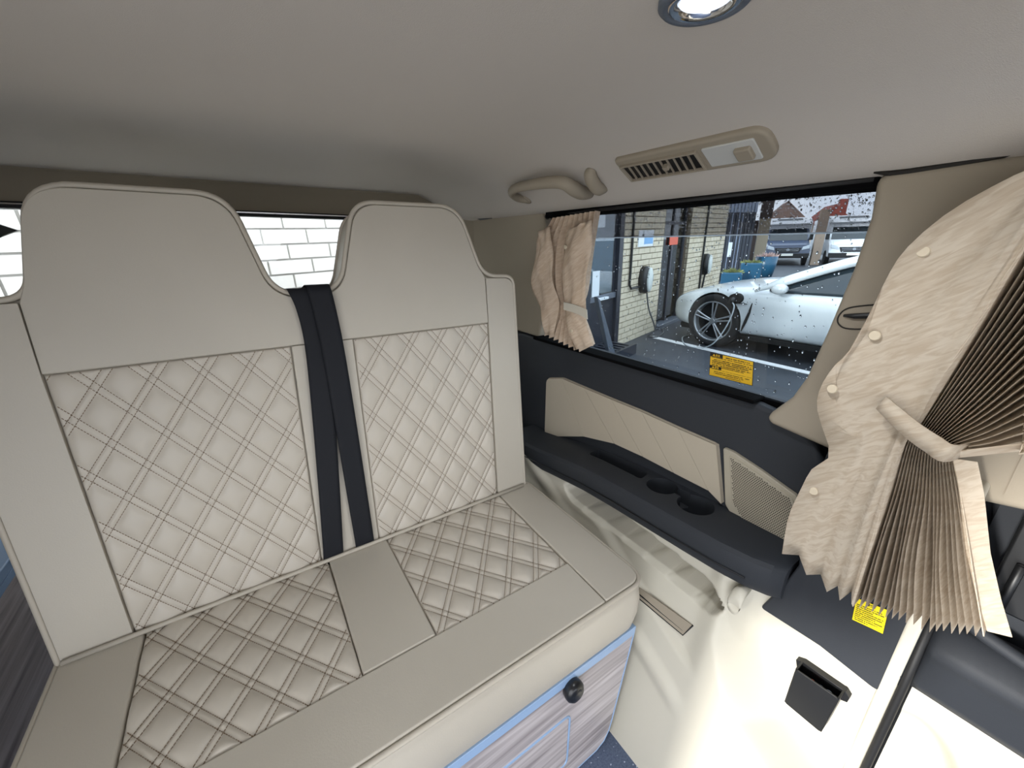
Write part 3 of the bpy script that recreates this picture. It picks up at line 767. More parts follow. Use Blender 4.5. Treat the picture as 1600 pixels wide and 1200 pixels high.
# ================================================================== CURTAINS
def curtain(cols, X0, amp, name, label, material, npts=26, smooth_strips=0):
    """cols: list of (polyline of (y, z) pairs, x offset profile factor)"""
    vs = []; n = len(cols)
    for k, (pl, off) in enumerate(cols):
        P = spline([(a, b, 0) for a, b in pl], npts)
        for j, p in enumerate(P):
            v = j/(npts-1); vs.append((X0+off(v), p.x, p.y))
    fs = [(k*npts+j, k*npts+j+1, (k+1)*npts+j+1, (k+1)*npts+j) for k in range(n-1) for j in range(npts-1)]
    root = empty(name, (X0, vs[0][1], vs[npts-1][2]), label, 'curtain', None)
    o = MB().add(vs, fs).build('cloth', material, None, smooth=False, solid=.0012)
    for i, p in enumerate(o.data.polygons): p.use_smooth = i < smooth_strips*(npts-1)
    attach(o, root)
    return root
def polyat(pts, t):
    d = [0]
    for i in range(len(pts)-1): d.append(d[-1]+math.dist(pts[i], pts[i+1]))
    x = t*d[-1]
    for i in range(len(pts)-1):
        if x <= d[i+1] or i == len(pts)-2:
            k = (x-d[i])/(d[i+1]-d[i]); return (lerp(pts[i][0], pts[i+1][0], k), lerp(pts[i][1], pts[i+1][1], k))

# front curtain, tied back
XF = .760
ledge = yz([(1640, 255), (1578, 282), (1490, 332), (1425, 387), (1394, 432), (1364, 493), (1333, 547), (1306, 573), (1285, 608), (1283, 643), (1303, 705), (1277, 727), (1260, 760), (1243, 800), (1234, 855)], XF)
cols = []
WN = 9
wide_bot = [0, (1250, 866), (1268, 890), (1282, 898), (1302, 914), (1312, 912), (1322, 926), (1330, 924), (1338, 934)]
wide_mid = [0, (1340, 690), (1356, 690), (1372, 688), (1386, 690), (1396, 690), (1404, 690), (1410, 691), (1416, 692)]
wide_mid2 = [0, (1322, 668), (1350, 650), (1376, 648), (1394, 652), (1408, 656), (1418, 660), (1426, 664), (1434, 668)]
for k in range(WN):
    if k == 0: pl = ledge
    else:
        t = k/WN; md, m2, bt, U = yz([wide_mid[k], wide_mid2[k], wide_bot[k], (1600, lerp(278, 392, t))], XF)
        E_ = ledge[int(lerp(9, 4, t))]; T = (U[0]+(U[0]-m2[0])*.35, 1.335)
        q1 = (lerp(m2[0], U[0], .5), lerp(m2[1], U[1], .5)); bul = (1-t)**1.5*.055
        q1 = (q1[0]+bul*.8, q1[1]+bul*.35); q0 = (lerp(m2[0], q1[0], .45)+bul*.7, lerp(m2[1], q1[1], .45))
        pl = [T, U, q1, q0, m2, md, (lerp(md[0], bt[0], .5)+.010*(1-t), lerp(md[1], bt[1], .5)+.004), bt]
    s_ = 1 if k % 2 else -1
    cols.append((pl, (lambda s_, t: (lambda v: s_*(.003+.022*max(0, v-.62)) - .014 - .005*math.sin(v*8+t*4)))(s_, k*.3)))
N = 37
bot_pl = yz([(1340, 936), (1390, 950), (1450, 968), (1500, 973), (1545, 974)], XF)
mid_pl = yz([(1418, 686), (1440, 698), (1470, 710), (1494, 706)], XF)
mid_up = yz([(1436, 666), (1460, 680), (1480, 692), (1496, 700)], XF)
for k in range(N):
    t = k/(N-1); b0 = polyat(bot_pl, t); m0 = polyat(mid_pl, t); m2 = polyat(mid_up, t)
    U = yz([(1600, lerp(396, 686, t**.85))], XF)[0]; V_ = (U[0]+(U[0]-m2[0])*.4, U[1]+(U[1]-m2[1])*.4); T = (U[0]+(U[0]-m2[0])*lerp(.8, 3.5, t), max(1.335, V_[1]+.02))
    s_ = 1 if k % 2 else -1
    jit = random.uniform(-.0025, .0025); b0 = (b0[0]+jit*.5, b0[1]+(.009 if s_ > 0 else -.004)+jit)
    q1 = (lerp(m2[0], U[0], .55), lerp(m2[1], U[1], .55)-.004)
    los = [(lerp(m0[0], b0[0], .28)-.001, lerp(m0[1], b0[1], .28)), (lerp(m0[0], b0[0], .62)+jit, lerp(m0[1], b0[1], .62))]
    cols.append(([T, V_, U, q1, m2, m0]+los+[b0], (lambda s_, t: (lambda v: (s_*(.006+.017*min(1, abs(v-.52)*2.6)) - .008*t + .004)))(s_, t)))
fc = curtain(cols, XF, .02, 'pleated_curtain', 'large cream pleated curtain tied back over the door pillar', 'curtain_cloth', 34, WN-1)
def CP(mb, name, material, root, **k):
    o = mb.build(name, material, None, **k); attach(o, root); return o
# tie band wrapping the gathered waist
bt_top = [(1385, 620), (1412, 642), (1440, 664), (1468, 682), (1495, 696)]; bt_bot = [(1369, 638), (1392, 662), (1416, 684), (1445, 705), (1476, 721)]
xo = [.726, .722, .720, .720, .724]
vs = [onX(u, v, x) for (u, v), x in zip(bt_top, xo)]+[(.80, onX(1500, 700, .74).y-.012, onX(1500, 700, .74).z)]
vb = [onX(u, v, x) for (u, v), x in zip(bt_bot, xo)]+[(.80, onX(1492, 716, .74).y-.012, onX(1492, 716, .74).z)]
tu = spline(vs, 24); tl = spline(vb, 24)
CP(MB().add(list(tu)+list(tl), [(i, i+1, 24+i+1, 24+i) for i in range(23)]), 'tie_band', 'curtain_cloth', fc, smooth=True, solid=.003)
for u, v in ((1437, 393), (1362, 524), (1296, 607), (1267, 766)):
    p = onX(u, v, XF-.018); CP(MB().disc(p+Vector((.002, -.003, 0)), .0075, (-1, 0, .05), .003, 18, .0065), 'snap_button', 'snap', fc, bevel=.001)
# free edge hem, folded towards the door
hm = yz([(1492, 712), (1502, 760), (1512, 850), (1528, 920), (1545, 978)], XF-.005); hm2 = [(a-.020, b) for a, b in hm]
CP(MB().add([(XF-.018, a, b) for a, b in hm]+[(XF-.004, a, b) for a, b in hm2], [(i, i+1, 6+i, 5+i) for i in range(4)]), 'hem', 'curtain_cloth', fc, solid=.002)

hu = yz([(1494, 703), (1530, 699), (1570, 694), (1640, 686)], XF-.012); hu2 = [(a-.002, b-.011) for a, b in hu]
CP(MB().add([(XF-.020, a, b) for a, b in hu]+[(XF-.010, a, b) for a, b in hu2], [(i, i+1, 5+i, 4+i) for i in range(3)]), 'hem', 'curtain_cloth', fc, solid=.002)

# small rear curtain
XR = .826
N = 19; cols = []
top_pl = yz([(861, 340), (905, 333), (930, 329)], XR); mid_pl = yz([(870, 484), (896, 488), (915, 486)], XR); bot_pl = yz([(856, 524), (880, 535), (912, 549), (931, 540)], XR)
for k in range(N):
    t = k/(N-1); s_ = 1 if k % 2 else -1
    a, m0, b0 = polyat(top_pl, t), polyat(mid_pl, t), polyat(bot_pl, t)
    belly = (1-t)**2.2*.085
    b0 = (b0[0], b0[1]+(.008 if s_ > 0 else 0))
    cols.append(([a, (lerp(a[0], m0[0], .4)+belly, lerp(a[1], m0[1], .35)), (lerp(a[0], m0[0], .8)+belly*.9, lerp(a[1], m0[1], .75)), m0, b0],
                 (lambda s_, t: (lambda v: s_*(.015-.009*math.exp(-((v-.72)/.12)**2)) - .008*t + .022*(1-v)**2))(s_, t)))
rc = curtain(cols, XR, .012, 'pleated_curtain', 'small pinkish beige curtain gathered at the rear end of the side window', 'curtain_cloth_rear', 24)
# two loose flaps of its cloth in front of the pleats
def flap(px, xoff, bulge, name='loose_fold'):
    L = [onX(u, v, XR-xoff) for u, v, _, _ in px]; R = [onX(u, v, XR-xoff) for _, _, u, v in px]
    ls, rs = spline(L, 18), spline(R, 18); vs = []
    for j, (l, r_) in enumerate(zip(ls, rs)):
        for i in range(9):
            t = i/8; p = lerp(l, r_, t); vs.append(p+Vector((-bulge*math.sin(math.pi*t)-.005*math.sin(j*.8+i*.9)-.003*math.sin(j*.35-i*1.7), 0, 0)))
    fs = [(j*9+i, j*9+i+1, (j+1)*9+i+1, (j+1)*9+i) for j in range(17) for i in range(8)]
    CP(MB().add(vs, fs), name, 'curtain_cloth_rear', rc, smooth=True, solid=.0012)
flap([(908, 352, 926, 344), (889, 362, 925, 364), (881, 388, 923, 395), (880, 430, 919, 430), (881, 470, 915, 480), (884, 510, 914, 500), (900, 546, 928, 540)], .028, .012)
flap([(842, 366, 860, 353), (840, 390, 863, 388), (831, 425, 864, 420), (833, 452, 868, 450), (843, 485, 872, 480), (852, 518, 866, 526)], .022, .012)
t0 = [onX(u, v, XR-.048) for u, v in ((881, 472), (895, 475), (908, 480), (917, 484))]; t1 = [onX(u, v, XR-.048) for u, v in ((881, 484), (895, 488), (908, 493), (918, 499))]
CP(MB().add(t0+t1, [(i, i+1, 5+i, 4+i) for i in range(3)]), 'tie_band', 'curtain_band', rc, solid=.002)
for u, v in ((884, 386), (893, 517)):
    p = onX(u, v, XR-.042); CP(MB().disc(p, .006, (-1, 0, 0), .003, 14, .005), 'snap_button', 'snap', rc)

# ================================================================== STICKERS AND SMALL THINGS
def sticker(px, X, name, label, base, rows, heads, th=.0006):
    c = [onX(u, v, X) for u, v in px]          # TL, TR, BR, BL
    f = lambda a, b, d: lerp(lerp(c[3], c[2], a), lerp(c[0], c[1], a), b)+Vector((-d, 0, 0))
    root = empty(name, c[3], label, 'sticker')
    def P(mb, n, mt, **k):
        o = mb.build(n, mt, None, **k); attach(o, root); return o
    sq = lambda a0, a1, b0, b1: [(a0, b0), (a1, b0), (a1, b1), (a0, b1)]
    P(MB().prism(sq(0, 1, 0, 1), f, 0, th), 'border', 'ink')
    P(MB().prism(sq(.012, .988, .02, .98), f, th*.5, th*1.3), 'face', base)
    tx = MB(); rr = random.Random(len(name)+len(px))
    for (b0, b1, a0, a1) in rows:
        a = a0
        while a < a1:
            w = rr.uniform(.008, .02)
            if rr.random() < .88: tx.prism(sq(a, min(a+w*.8, a1), b0+rr.uniform(0, .2)*(b1-b0), b1-rr.uniform(0, .2)*(b1-b0)), f, th, th*1.6)
            a += w
    P(tx, 'print', 'ink', kind='stuff')
    for (a0, a1, b0, b1) in heads:
        hd_ = MB(); wt = MB()
        hd_.prism(sq(a0, a1, b0, b1), f, th, th*1.7); h_ = b1-b0
        m_ = lerp(a0, a1, .30); wt.prism([(m_-.035, b0+.2*h_), (m_+.035, b0+.2*h_), (m_, b0+.85*h_)], f, th*1.5, th*2.2)
        for q in (.52, .70):
            m_ = lerp(a0, a1, q)
            for bb in (.2, .45, .7): wt.prism(sq(m_-.022, m_+.022, b0+bb*h_, b0+(bb+.12)*h_), f, th*1.5, th*2.2)
            wt.prism(sq(m_-.006, m_+.006, b0+.2*h_, b0+.85*h_), f, th*1.5, th*2.2)
        P(hd_, 'heading_bar', 'ink'); P(wt, 'heading', base, kind='stuff')
rows = [(.80, .835, .02, .98)] + [(.70, .75, .10, .95), (.63, .68, .06, .97), (.56, .61, .06, .90), (.48, .53, .06, .94), (.42, .46, .06, .80), (.30, .315, .02, .98), (.20, .24, .12, .93), (.13, .17, .12, .80), (.87, .92, .38, .92), (.06, .09, .4, .75)]
sticker([(1110, 550), (1178, 565), (1176, 603), (1108, 586)], .8960, 'warning_sticker', 'amber warning label with black headings stuck inside the side window', 'sticker_yellow', rows, [(.01, .31, .84, .98), (.01, .29, .33, .46)])
rows2 = [(b, b+.045, .06, rnd) for b, rnd in ((.08, .5), (.16, .8), (.24, .93), (.32, .7), (.40, .9), (.48, .93), (.56, .6), (.64, .92), (.72, .85))]
sticker([(1338, 933), (1389, 953), (1380, 991), (1331, 968)], XB-.001, 'warning_sticker', 'bright yellow caution label on the dark pillar panel below the curtain', 'sticker_bright', rows2, [(.40, .62, .84, .93)])

# black pocket holder fixed to the bright cream trim
bx = XB+.001
hc = [onX(u, v, bx-.034) for u, v in ((1244, 1046), (1310, 1092), (1281, 1144), (1226, 1098))]
root = empty('switch_pocket', (bx-.02, hc[3].y, min(hc[2].z, hc[3].z)), 'small black plastic pocket holder screwed to the cream trim under the dark panel', 'holder')
def BP(mb, name, material, **k):
    o = mb.build(name, material, None, **k); attach(o, root); return o
q4 = [(p.y, p.z) for p in hc]
BP(slab(round_poly(q4, .004), bx-.034, bx-.031), 'front_plate', 'plastic_black', bevel=.001)
BP(MB().prism([q4[3], q4[2], (q4[2][0], q4[2][1]+.004), (q4[3][0], q4[3][1]+.004)], lambda a, b, d: (d, a, b), bx-.032, bx-.004), 'floor_plate', 'plastic_black')
for a, b in ((0, 3), (1, 2)):
    BP(MB().prism([(q4[a][0]-.0015, q4[a][1]), (q4[a][0]+.0015, q4[a][1]), (q4[b][0]+.0015, q4[b][1]), (q4[b][0]-.0015, q4[b][1])], lambda p, q, d: (d, p, q), bx-.032, bx+.01), 'side_plate', 'plastic_black')
tb = yz([(1244, 1030), (1256, 1034), (1322, 1080), (1328, 1090), (1324, 1097), (1312, 1092), (1246, 1046)], bx-.006)
BP(slab(tb, bx-.008, bx+.012), 'mounting_tab', 'plastic_black', bevel=.001)
for i, (u, v, mt) in enumerate(((1268, 1068, 'sign_red'), (1281, 1077, 'metal_grey'), (1294, 1085, 'metal_grey'))):
    p = onX(u, v, bx-.02); BP(MB().disc(p, .0055, (-.3, 0, 1), .006, 14), 'pushbutton', mt)

# ================================================================== OUTDOORS
def child(mb, name, material, root, **k): return mb.build(name, material, root, **k)
gr = MB().box((-30, -30, -.05), (90, 60, 0)).build('ground', 'asphalt', kind='structure'); outdoors(gr); gr['label'] = 'wet dark asphalt of the car park'
ap = MB().box((-26, -26, -.02), (-1.15, 20, .012)).build('ground_bounce', 'concrete', kind='structure'); outdoors(ap); ap['label'] = 'unseen pale concrete apron added to bounce light in through the open door'  # unseen apron, added to bounce daylight up onto the headliner
tag(outdoors(MB().box((-.05, -3.4, .0), (.05, 1.0, .006)).build('parking_line', 'line_white'), (4.86, 2.60, 0), math.radians(-3.3)), 'white painted bay line on the wet asphalt beside the car', 'road marking')

# ------------------------------------------------------------------ brick wall behind the van
aw = math.radians(13)
_d = eray(455, 383); _p = ECAM+_d*(2.55/math.hypot(_d.x, _d.y))
rw = empty('brick_wall', label='pale brick wall close behind the rear window', cat='wall'); outdoors(rw, (_p.x, _p.y, 0), aw)
child(MB().box((-3.2, .012, 0), (1.34, .25, 2.6)), 'wall_core', 'mortar_rear', rw)
bl, bh, mj = .225, .0765, .010
bmesh_b = MB().box((mj/2, 0, mj/2), (bl-mj/2, .06, bh-mj/2)).mesh('brick'); bmesh_b.materials.append(MATS['brick_rear'])
rest = MB()
for r_ in range(0, 33):
    for c_ in range(-14, 6):
        x = c_*bl+(r_ % 2)*bl/2-.02; z = r_*bh
        if 13 <= r_ <= 22 and -8 <= c_ <= 5:
            o = bpy.data.objects.new('brick', bmesh_b); COL.objects.link(o); o.parent = rw; o.location = (x, random.uniform(-.0015, .0015), z)
        else: rest.box((x+mj/2, 0, z+mj/2), (x+bl-mj/2, .06, z+bh-mj/2))
child(rest, 'brickwork', 'brick_rear', rw, kind='stuff')

# ------------------------------------------------------------------ facade with doors and chargers
fp0 = egnd(965, 541); af = math.radians(13.0)
ft, fn_ = Vector((math.cos(af), math.sin(af), 0)), Vector((-math.sin(af), math.cos(af), 0))
def fac(u, v):
    p = eplane(u, v, fp0, fn_); return ((p-fp0).dot(ft), p.z)
fb = empty('brick_building', label='cream brick building with dark glazed doors across the car park', cat='building'); outdoors(fb, fp0, af)
s_r = fac(1026, 510)[0]; s2l = fac(1064, 495)[0]; s2r = fac(1120, 460)[0]
ZT = 2.15
# near pillar: every brick its own piece
pil = child(MB().box((.006, .012, 0), (s_r-.006, .6, ZT)), 'brick_pillar', 'mortar', fb)
bl2, bh2, mj2 = .172, .0785, .011
bm_full = MB().box((0, 0, mj2/2), (bl2-mj2, .07, bh2-mj2/2)).mesh('brick'); bm_full.materials.append(MATS['brick_cream'])
bm_half = MB().box((0, 0, mj2/2), (bl2/2-mj2, .07, bh2-mj2/2)).mesh('brick'); bm_half.materials.append(MATS['brick_cream'])
for r_ in range(int(ZT/bh2)):
    x = 0; k = r_ % 2
    while x < s_r-.05:
        half = (x == 0 and r_ % 2 == 1) or (x+bl2 > s_r)
        if x+(bl2/2 if half else bl2) > s_r+.03: break
        o = bpy.data.objects.new('brick', bm_half if half else bm_full); COL.objects.link(o); o.parent = pil
        o.location = (x, random.uniform(-.003, .002), r_*bh2); x += bl2/2 if half else bl2
# far pillar and the strip beyond the door: too fine to tell apart singly
for (a, b) in ((s2l, s2r), (-1.75, -.98)):
    p2 = child(MB().box((a, .012, 0), (b, .6, ZT)), 'brick_pillar', 'mortar', fb); q = MB()
    for r_ in range(int(ZT/bh2)):
        x = a - (r_ % 2)*bl2/2
        while x < b:
            x0, x1 = max(a, x), min(b, x+bl2-mj2)
            if x1-x0 > .02: q.box((x0, 0, r_*bh2+mj2/2), (x1, .05, (r_+1)*bh2-mj2/2))
            x += bl2
    child(q, 'brickwork', 'brick_cream', p2, kind='stuff')
# eaves
child(MB().box((-1.85, -.10, ZT), (s2r+.15, .6, ZT+.12)), 'eaves', 'frame_dark', fb, bevel=.01)
child(MB().box((-1.85, .0, ZT+.12), (s2r+.1, .6, ZT+.9)), 'roof_edge', 'clad_light', fb)
# glazed door left of the near pillar
dr_ = child(MB().box((-.98, .05, 0), (.0, .10, ZT)), 'door_leaf', 'frame_dark', fb)
zg = fac(940, 462)[1]
child(MB().box((-.82, .042, zg), (-.16, .055, 1.95)), 'door_pane', 'glass_shop', dr_)
child(MB().box((-.80, .046, zg+.02), (-.18, .052, 1.93)), 'pale_sheet', 'sheet_pale', dr_)  # pale sheet added behind the glass to lighten the door pane
for a, b in ((-.98, -.88), (-.10, .0)): child(MB().box((a, .0, 0), (b, .06, ZT)), 'door_post', 'frame_dark', dr_, bevel=.006)
child(MB().box((-.88, .02, zg-.07), (-.10, .06, zg)), 'mid_rail', 'metal_grey', dr_, bevel=.004)
hs, hz = fac(943, 461); child(MB().box((hs-.14, -.02, zg-.055), (hs+.10, .02, zg-.025)), 'letter_plate', 'sign_white', dr_, bevel=.004)
hs, hz = fac(934, 443); child(MB().box((hs-.07, .03, hz-.16), (hs+.09, .04, hz+.14)), 'notice', 'sign_white', dr_)
hs, hz = fac(943, 345); child(MB().box((hs-.09, .03, hz-.07), (hs+.09, .04, hz+.07)), 'notice', 'sign_white', dr_)
# shop window between the pillars
a, b = s_r, s2l
sw = child(MB().box((a, .30, 0), (b, .34, ZT)), 'shop_window', 'interior_grey', fb)
child(MB().box((a+.05, .10, .12), (b-.05, .106, ZT-.1)), 'pane', 'glass_shop', sw)
for x in (a+.03, (a+b)/2, b-.03): child(MB().box((x-.025, .08, .05), (x+.025, .14, ZT)), 'mullion', 'frame_dark', sw, bevel=.004)
child(MB().box((a, -.03, .0), (b, .14, .06)), 'sill', 'metal_grey', sw, bevel=.006)
child(MB().box((a, .08, 1.55), (b, .13, 1.60)), 'transom', 'frame_dark', sw)
rs, rz = fac(1060, 376); child(MB().box((rs-.16, .07, rz-.06), (rs+.16, .08, rz+.06)), 'red_sign', 'sign_red', sw)
child(MB().box((rs-.20, .20, rz-.75), (rs+.22, .29, rz-.25)), 'reflected_vehicle', 'frame_dark', sw, bevel=.01)  # dark block stands in for a vehicle reflected in the glass
child(MB().box((rs-.14, .185, rz-.46), (rs+.12, .199, rz-.42)), 'reflected_lettering', 'sign_white', sw)  # white lettering of the reflected vehicle, built as a strip
child(MB().box((a+.08, .18, rz-.35), (a+.30, .29, rz+.05)), 'display_board', 'sign_white', sw, bevel=.02)
# sign plate on the near pillar
ss, sz = fac(998, 360); ss2, sz2 = fac(1019, 384)
sp_o = tag(MB().box((0, -.012, 0), (ss2-ss, .0, sz-sz2)).build('sign_plate', 'sign_white', bevel=.002), 'square white and blue sign plate on the near brick pillar', 'sign')
outdoors(sp_o, fp0+ft*ss+Vector((0, 0, sz2)), af)
child(MB().box((.16, -.014, .03), (ss2-ss-.02, -.012, .13)), 'blue_field', 'sign_blue', sp_o)
child(MB().disc((.12, -.013, .14), .025, (0, -1, 0), .002, 10), 'dark_symbol', 'frame_dark', sp_o)

def charger(u, v, sc, label):
    s, z = fac(u, v)
    root = empty('car_charger', label=label, cat='charger', group='wall chargers on the brick pillars'); outdoors(root, fp0+ft*s+Vector((0, 0, z)), af)
    def ov(w, h, y0, y1, k=.85): return MB().loft([[(w*f_*math.cos(q), y, h*f_*math.sin(q)) for q in (2*math.pi*i/28 for i in range(28))] for y, f_ in ((y0, 1), (lerp(y0, y1, .7), 1), (y1, k))])
    child(ov(.115*sc, .185*sc, 0, -.10), 'backplate', 'charger_black', root, smooth=True)
    f = ov(.075*sc, .165*sc, -.09, -.125); o = child(f, 'front_cover', 'charger_white', root, smooth=True); o.location = (.02*sc, 0, 0)
    child(MB().tube([(.10*sc, -.05, .06*sc), (.15*sc, -.08, .05*sc), (.15*sc, -.08, -.03*sc), (.11*sc, -.05, -.05*sc)], .02*sc, 8), 'plug_holder', 'charger_black', root, smooth=True)
    return root, s, z
c1, s1, z1 = charger(1003, 437, 1.0, 'oval wall charger on the near brick pillar beside the sign')
c2, s2, z2 = charger(1099, 413, 1.0, 'oval wall charger on the far brick pillar above the car bonnet')
child(MB().tube([(-.40, -.02, ZT+.01-z1), (-.40, -.02, -.03), (-.37, -.03, -.08), (-.10, -.03, -.08)], .016, 6), 'conduit', 'charger_black', c1)
child(MB().tube([(-.14, -.02, ZT+.01-z2), (-.14, -.02, .1), (-.12, -.02, -.45), (-.02, -.03, -.50), (.0, -.05, -.15)], .016, 6), 'conduit', 'charger_black', c2)

# charging lead from near charger, over the ground, to the car
pA = fp0+ft*(s1+.02)+fn_*(-.08)+Vector((0, 0, z1-.18))
PORT = Vector((5.0, 2.52, .64))
lead = spline([pA, pA+Vector((.03, -.03, -.22)), pA+Vector((.12, -.10, -.52)), egnd(1012, 527)+Vector((0, 0, .0165)), egnd(1026, 528)+Vector((0, 0, .0165)), egnd(1036, 521)+Vector((0, 0, .0165)), egnd(1035, 515)+Vector((0, 0, .0165)), egnd(1043, 513)+Vector((0, 0, .0165))], 46)
ld = tag(outdoors(MB().tube(lead, .011, 7).build('charging_cable', 'cable_grey', smooth=True)), 'grey charging cable hanging from the near charger and looping onto the asphalt', 'cable')
lead2 = spline([egnd(1078, 524)+Vector((0, 0, .0135)), egnd(1066, 529)+Vector((0, 0, .0135)), egnd(1072, 541)+Vector((0, 0, .0135)), egnd(1096, 545)+Vector((0, 0, .0135))] + [eplane(u, v, Vector((x, 0, 0)), Vector((1, 0, 0))) for u, v, x in ((1114, 537, 4.80), (1130, 518, 4.86), (1141, 498, 4.90), (1147, 480, 4.93))] + [PORT+Vector((-.055, 0, -.02))], 60)
ld = tag(outdoors(MB().tube(lead2, .008, 7).build('charging_cable', 'cable_light', smooth=True)), 'pale charging cable rising past the front wheel to the charge port', 'cable')

# metal step and handrail by the door
gp = egnd(958, 556)
st_ = empty('metal_step', label='dark grated metal step with a slanting grey rail by the glazed door', cat='step'); outdoors(st_, (gp.x, gp.y, 0), af)
for k in range(6): child(MB().box((-.36+k*.10, -.16, .10), (-.31+k*.10, .20, .13)), 'tread_bar', 'frame_dark', st_)
child(MB().box((-.38, -.18, .0), (.26, -.14, .13)), 'front_edge', 'frame_dark', st_); child(MB().box((-.38, .18, .0), (.26, .22, .13)), 'back_edge', 'frame_dark', st_)
child(MB().add([(-.36, -.17, .05), (-.22, -.17, .05), (-.66, -.17, .80), (-.72, -.17, .84), (-.36, -.12, .05), (-.22, -.12, .05), (-.66, -.12, .80), (-.72, -.12, .84)],
               [(0, 1, 2, 3), (4, 5, 6, 7), (0, 1, 5, 4), (1, 2, 6, 5), (2, 3, 7, 6), (3, 0, 4, 7)]), 'rail', 'metal_grey', st_, bevel=.008)
child(MB().box((-.92, -.14, .0), (-.80, .02, .98)), 'side_post', 'frame_dark', st_, bevel=.01)

# ------------------------------------------------------------------ white electric car
car = empty('electric_car', label='white low electric car plugged in with five-spoke front wheel showing', cat='car'); outdoors(car, (6.0, 0, 0))
YS = [3.58, 3.52, 3.36, 3.10, 2.79, 2.45, 2.15, 1.5, .6, -.1, -.6, -1.0, -1.15]
HW = [.50, .74, .88, .950, .975, .975, .965, .960, .965, .990, .97, .86, .66]
ZB = [.34, .24, .19, .18, .18, .18, .18, .18, .18, .18, .20, .30, .42]
ZS = [.46, .54, .63, .715, .755, .755, .755, .765, .80, .83, .83, .78, .70]
ZC = [.50, .58, .67, .745, .795, .815, .83, .85, .87, .89, .89, .84, .74]
def sec(y, w, zb, zs, zc):
    h = [(-.80*w, zb), (-.97*w, zb+.05), (-1.0*w, zb+.16), (-.985*w, lerp(zb, zs, .55)), (-1.0*w, lerp(zb, zs, .75)), (-.975*w, zs-.035), (-.90*w, zs), (-.55*w, lerp(zs, zc, .75)), (0, zc)]
    h = h+[(-a, b) for a, b in h[-2::-1]]
    return [(a, y, b) for a, b in h]
body = child(MB().loft([sec(*q) for q in zip(YS, HW, ZB, ZS, ZC)]), 'body', 'paint_white', car, sub=2)
WH = [(2.79, -1), (-.11, -1), (2.79, 1), (-.11, 1)]
body.matrix_world = body.matrix_world
par = body.parent; body.parent = None; body.matrix_world = Matrix.Identity(4)
carve(body, [MB().disc((sd*1.1, y, .335), .368, (-sd, 0, 0), .42, 40) for y, sd in WH])
body.parent = par
for p in body.data.polygons: p.use_smooth = True
try: body.data.set_sharp_from_angle(angle=math.radians(40))
except Exception: pass
GY = [2.30, 2.12, 1.85, 1.55, 1.22, .80, .30, -.20, -.65]
GT = [.815, .90, 1.02, 1.13, 1.215, 1.27, 1.255, 1.15, .96]
def gsec(y, zt_):
    zb_ = .72; k = (zt_-.72)/.55; wb = .90; wt = lerp(.86, .60, k)
    h = [(-wb, zb_), (-wb+.01, .765), (-lerp(wb, wt, .55), lerp(.765, zt_, .55)), (-wt, zt_-.035), (-wt*.72, zt_-.006), (0, zt_)]
    h = h+[(-a, b) for a, b in h[-2::-1]]
    return [(a, y, b) for a, b in h]
child(MB().loft([gsec(*q) for q in zip(GY, GT)]), 'windows', 'car_glass', car, sub=2)
# roof skin and cant rails in body colour
rr_ = [[(f_*(lerp(.86, .60, (t_-.72)/.55)+.004), y, t_-abs(f_)**3*.036+.012) for f_ in (-1, -.8, -.5, 0, .5, .8, 1)] for y, t_ in zip(GY[3:], GT[3:])]
child(MB().loft(rr_, closed=False), 'roof', 'car_glass', car, smooth=True, solid=.02)
for sd in (-1, 1):
    pr_ = spline([(sd*.93, 2.34, .755), (sd*.88, 2.10, .865), (sd*.80, 1.82, .985), (sd*.72, 1.52, 1.10), (sd*.665, 1.2, 1.185), (sd*.635, .8, 1.238), (sd*.645, .3, 1.22), (sd*.71, -.2, 1.115), (sd*.82, -.75, .90)], 40)
    child(MB().tube(pr_, [min(.045, .012+.006*i_) for i_ in range(40)], 8, sx=1.3), 'roof_rail', 'paint_white', car, smooth=True)
    mir = child(MB().loft([[(sd*(.96+dx), y+ry*math.cos(q), .815+rz*math.sin(q)) for q in (2*math.pi*i/16 for i in range(16))] for dx, y, ry, rz in ((-.06, 2.06, .02, .02), (-.01, 2.05, .045, .035), (.06, 2.03, .08, .055), (.14, 2.02, .075, .052), (.165, 2.015, .05, .035))]), 'mirror', 'paint_white', car, smooth=True)
    child(MB().box((min(sd*.985, sd*.995), 2.515-.14, .60), (max(sd*.985, sd*.995), 2.515+.10, .61)), 'trim_line', 'liner', car)
child(MB().tube([(-.962, 2.33, .62), (-.968, 2.345, .50), (-.978, 2.37, .38), (-.975, 2.40, .27)], [.006, .016, .018, .008], 8), 'side_vent', 'liner', car, smooth=True)
child(MB().tube([(-.978, 1.30, .84), (-.985, 1.28, .6), (-.978, 1.26, .32), (-.95, 1.25, .24)], .005, 6), 'door_gap', 'liner', car)
child(MB().loft([[(-.985+dx, 2.52+.085*f_*math.cos(q), .655+.062*f_*math.sin(q)) for q in (2*math.pi*i/20 for i in range(20))] for dx, f_ in ((.06, 1), (-.012, 1), (-.022, .85))]), 'charge_port', 'liner', car, smooth=True)
child(MB().tube([(-1.0, 2.52, .655), (-1.05, 2.525, .65), (-1.06, 2.55, .60)], [.03, .032, .022], 10), 'charge_plug', 'charger_black', car, smooth=True)
child(MB().box((-.94, 1.0, .165), (.94, 2.35, .22)), 'sill', 'liner', car)
child(MB().box((-.86, -.7, .17), (.86, 3.3, .24)), 'underbody', 'liner', car)
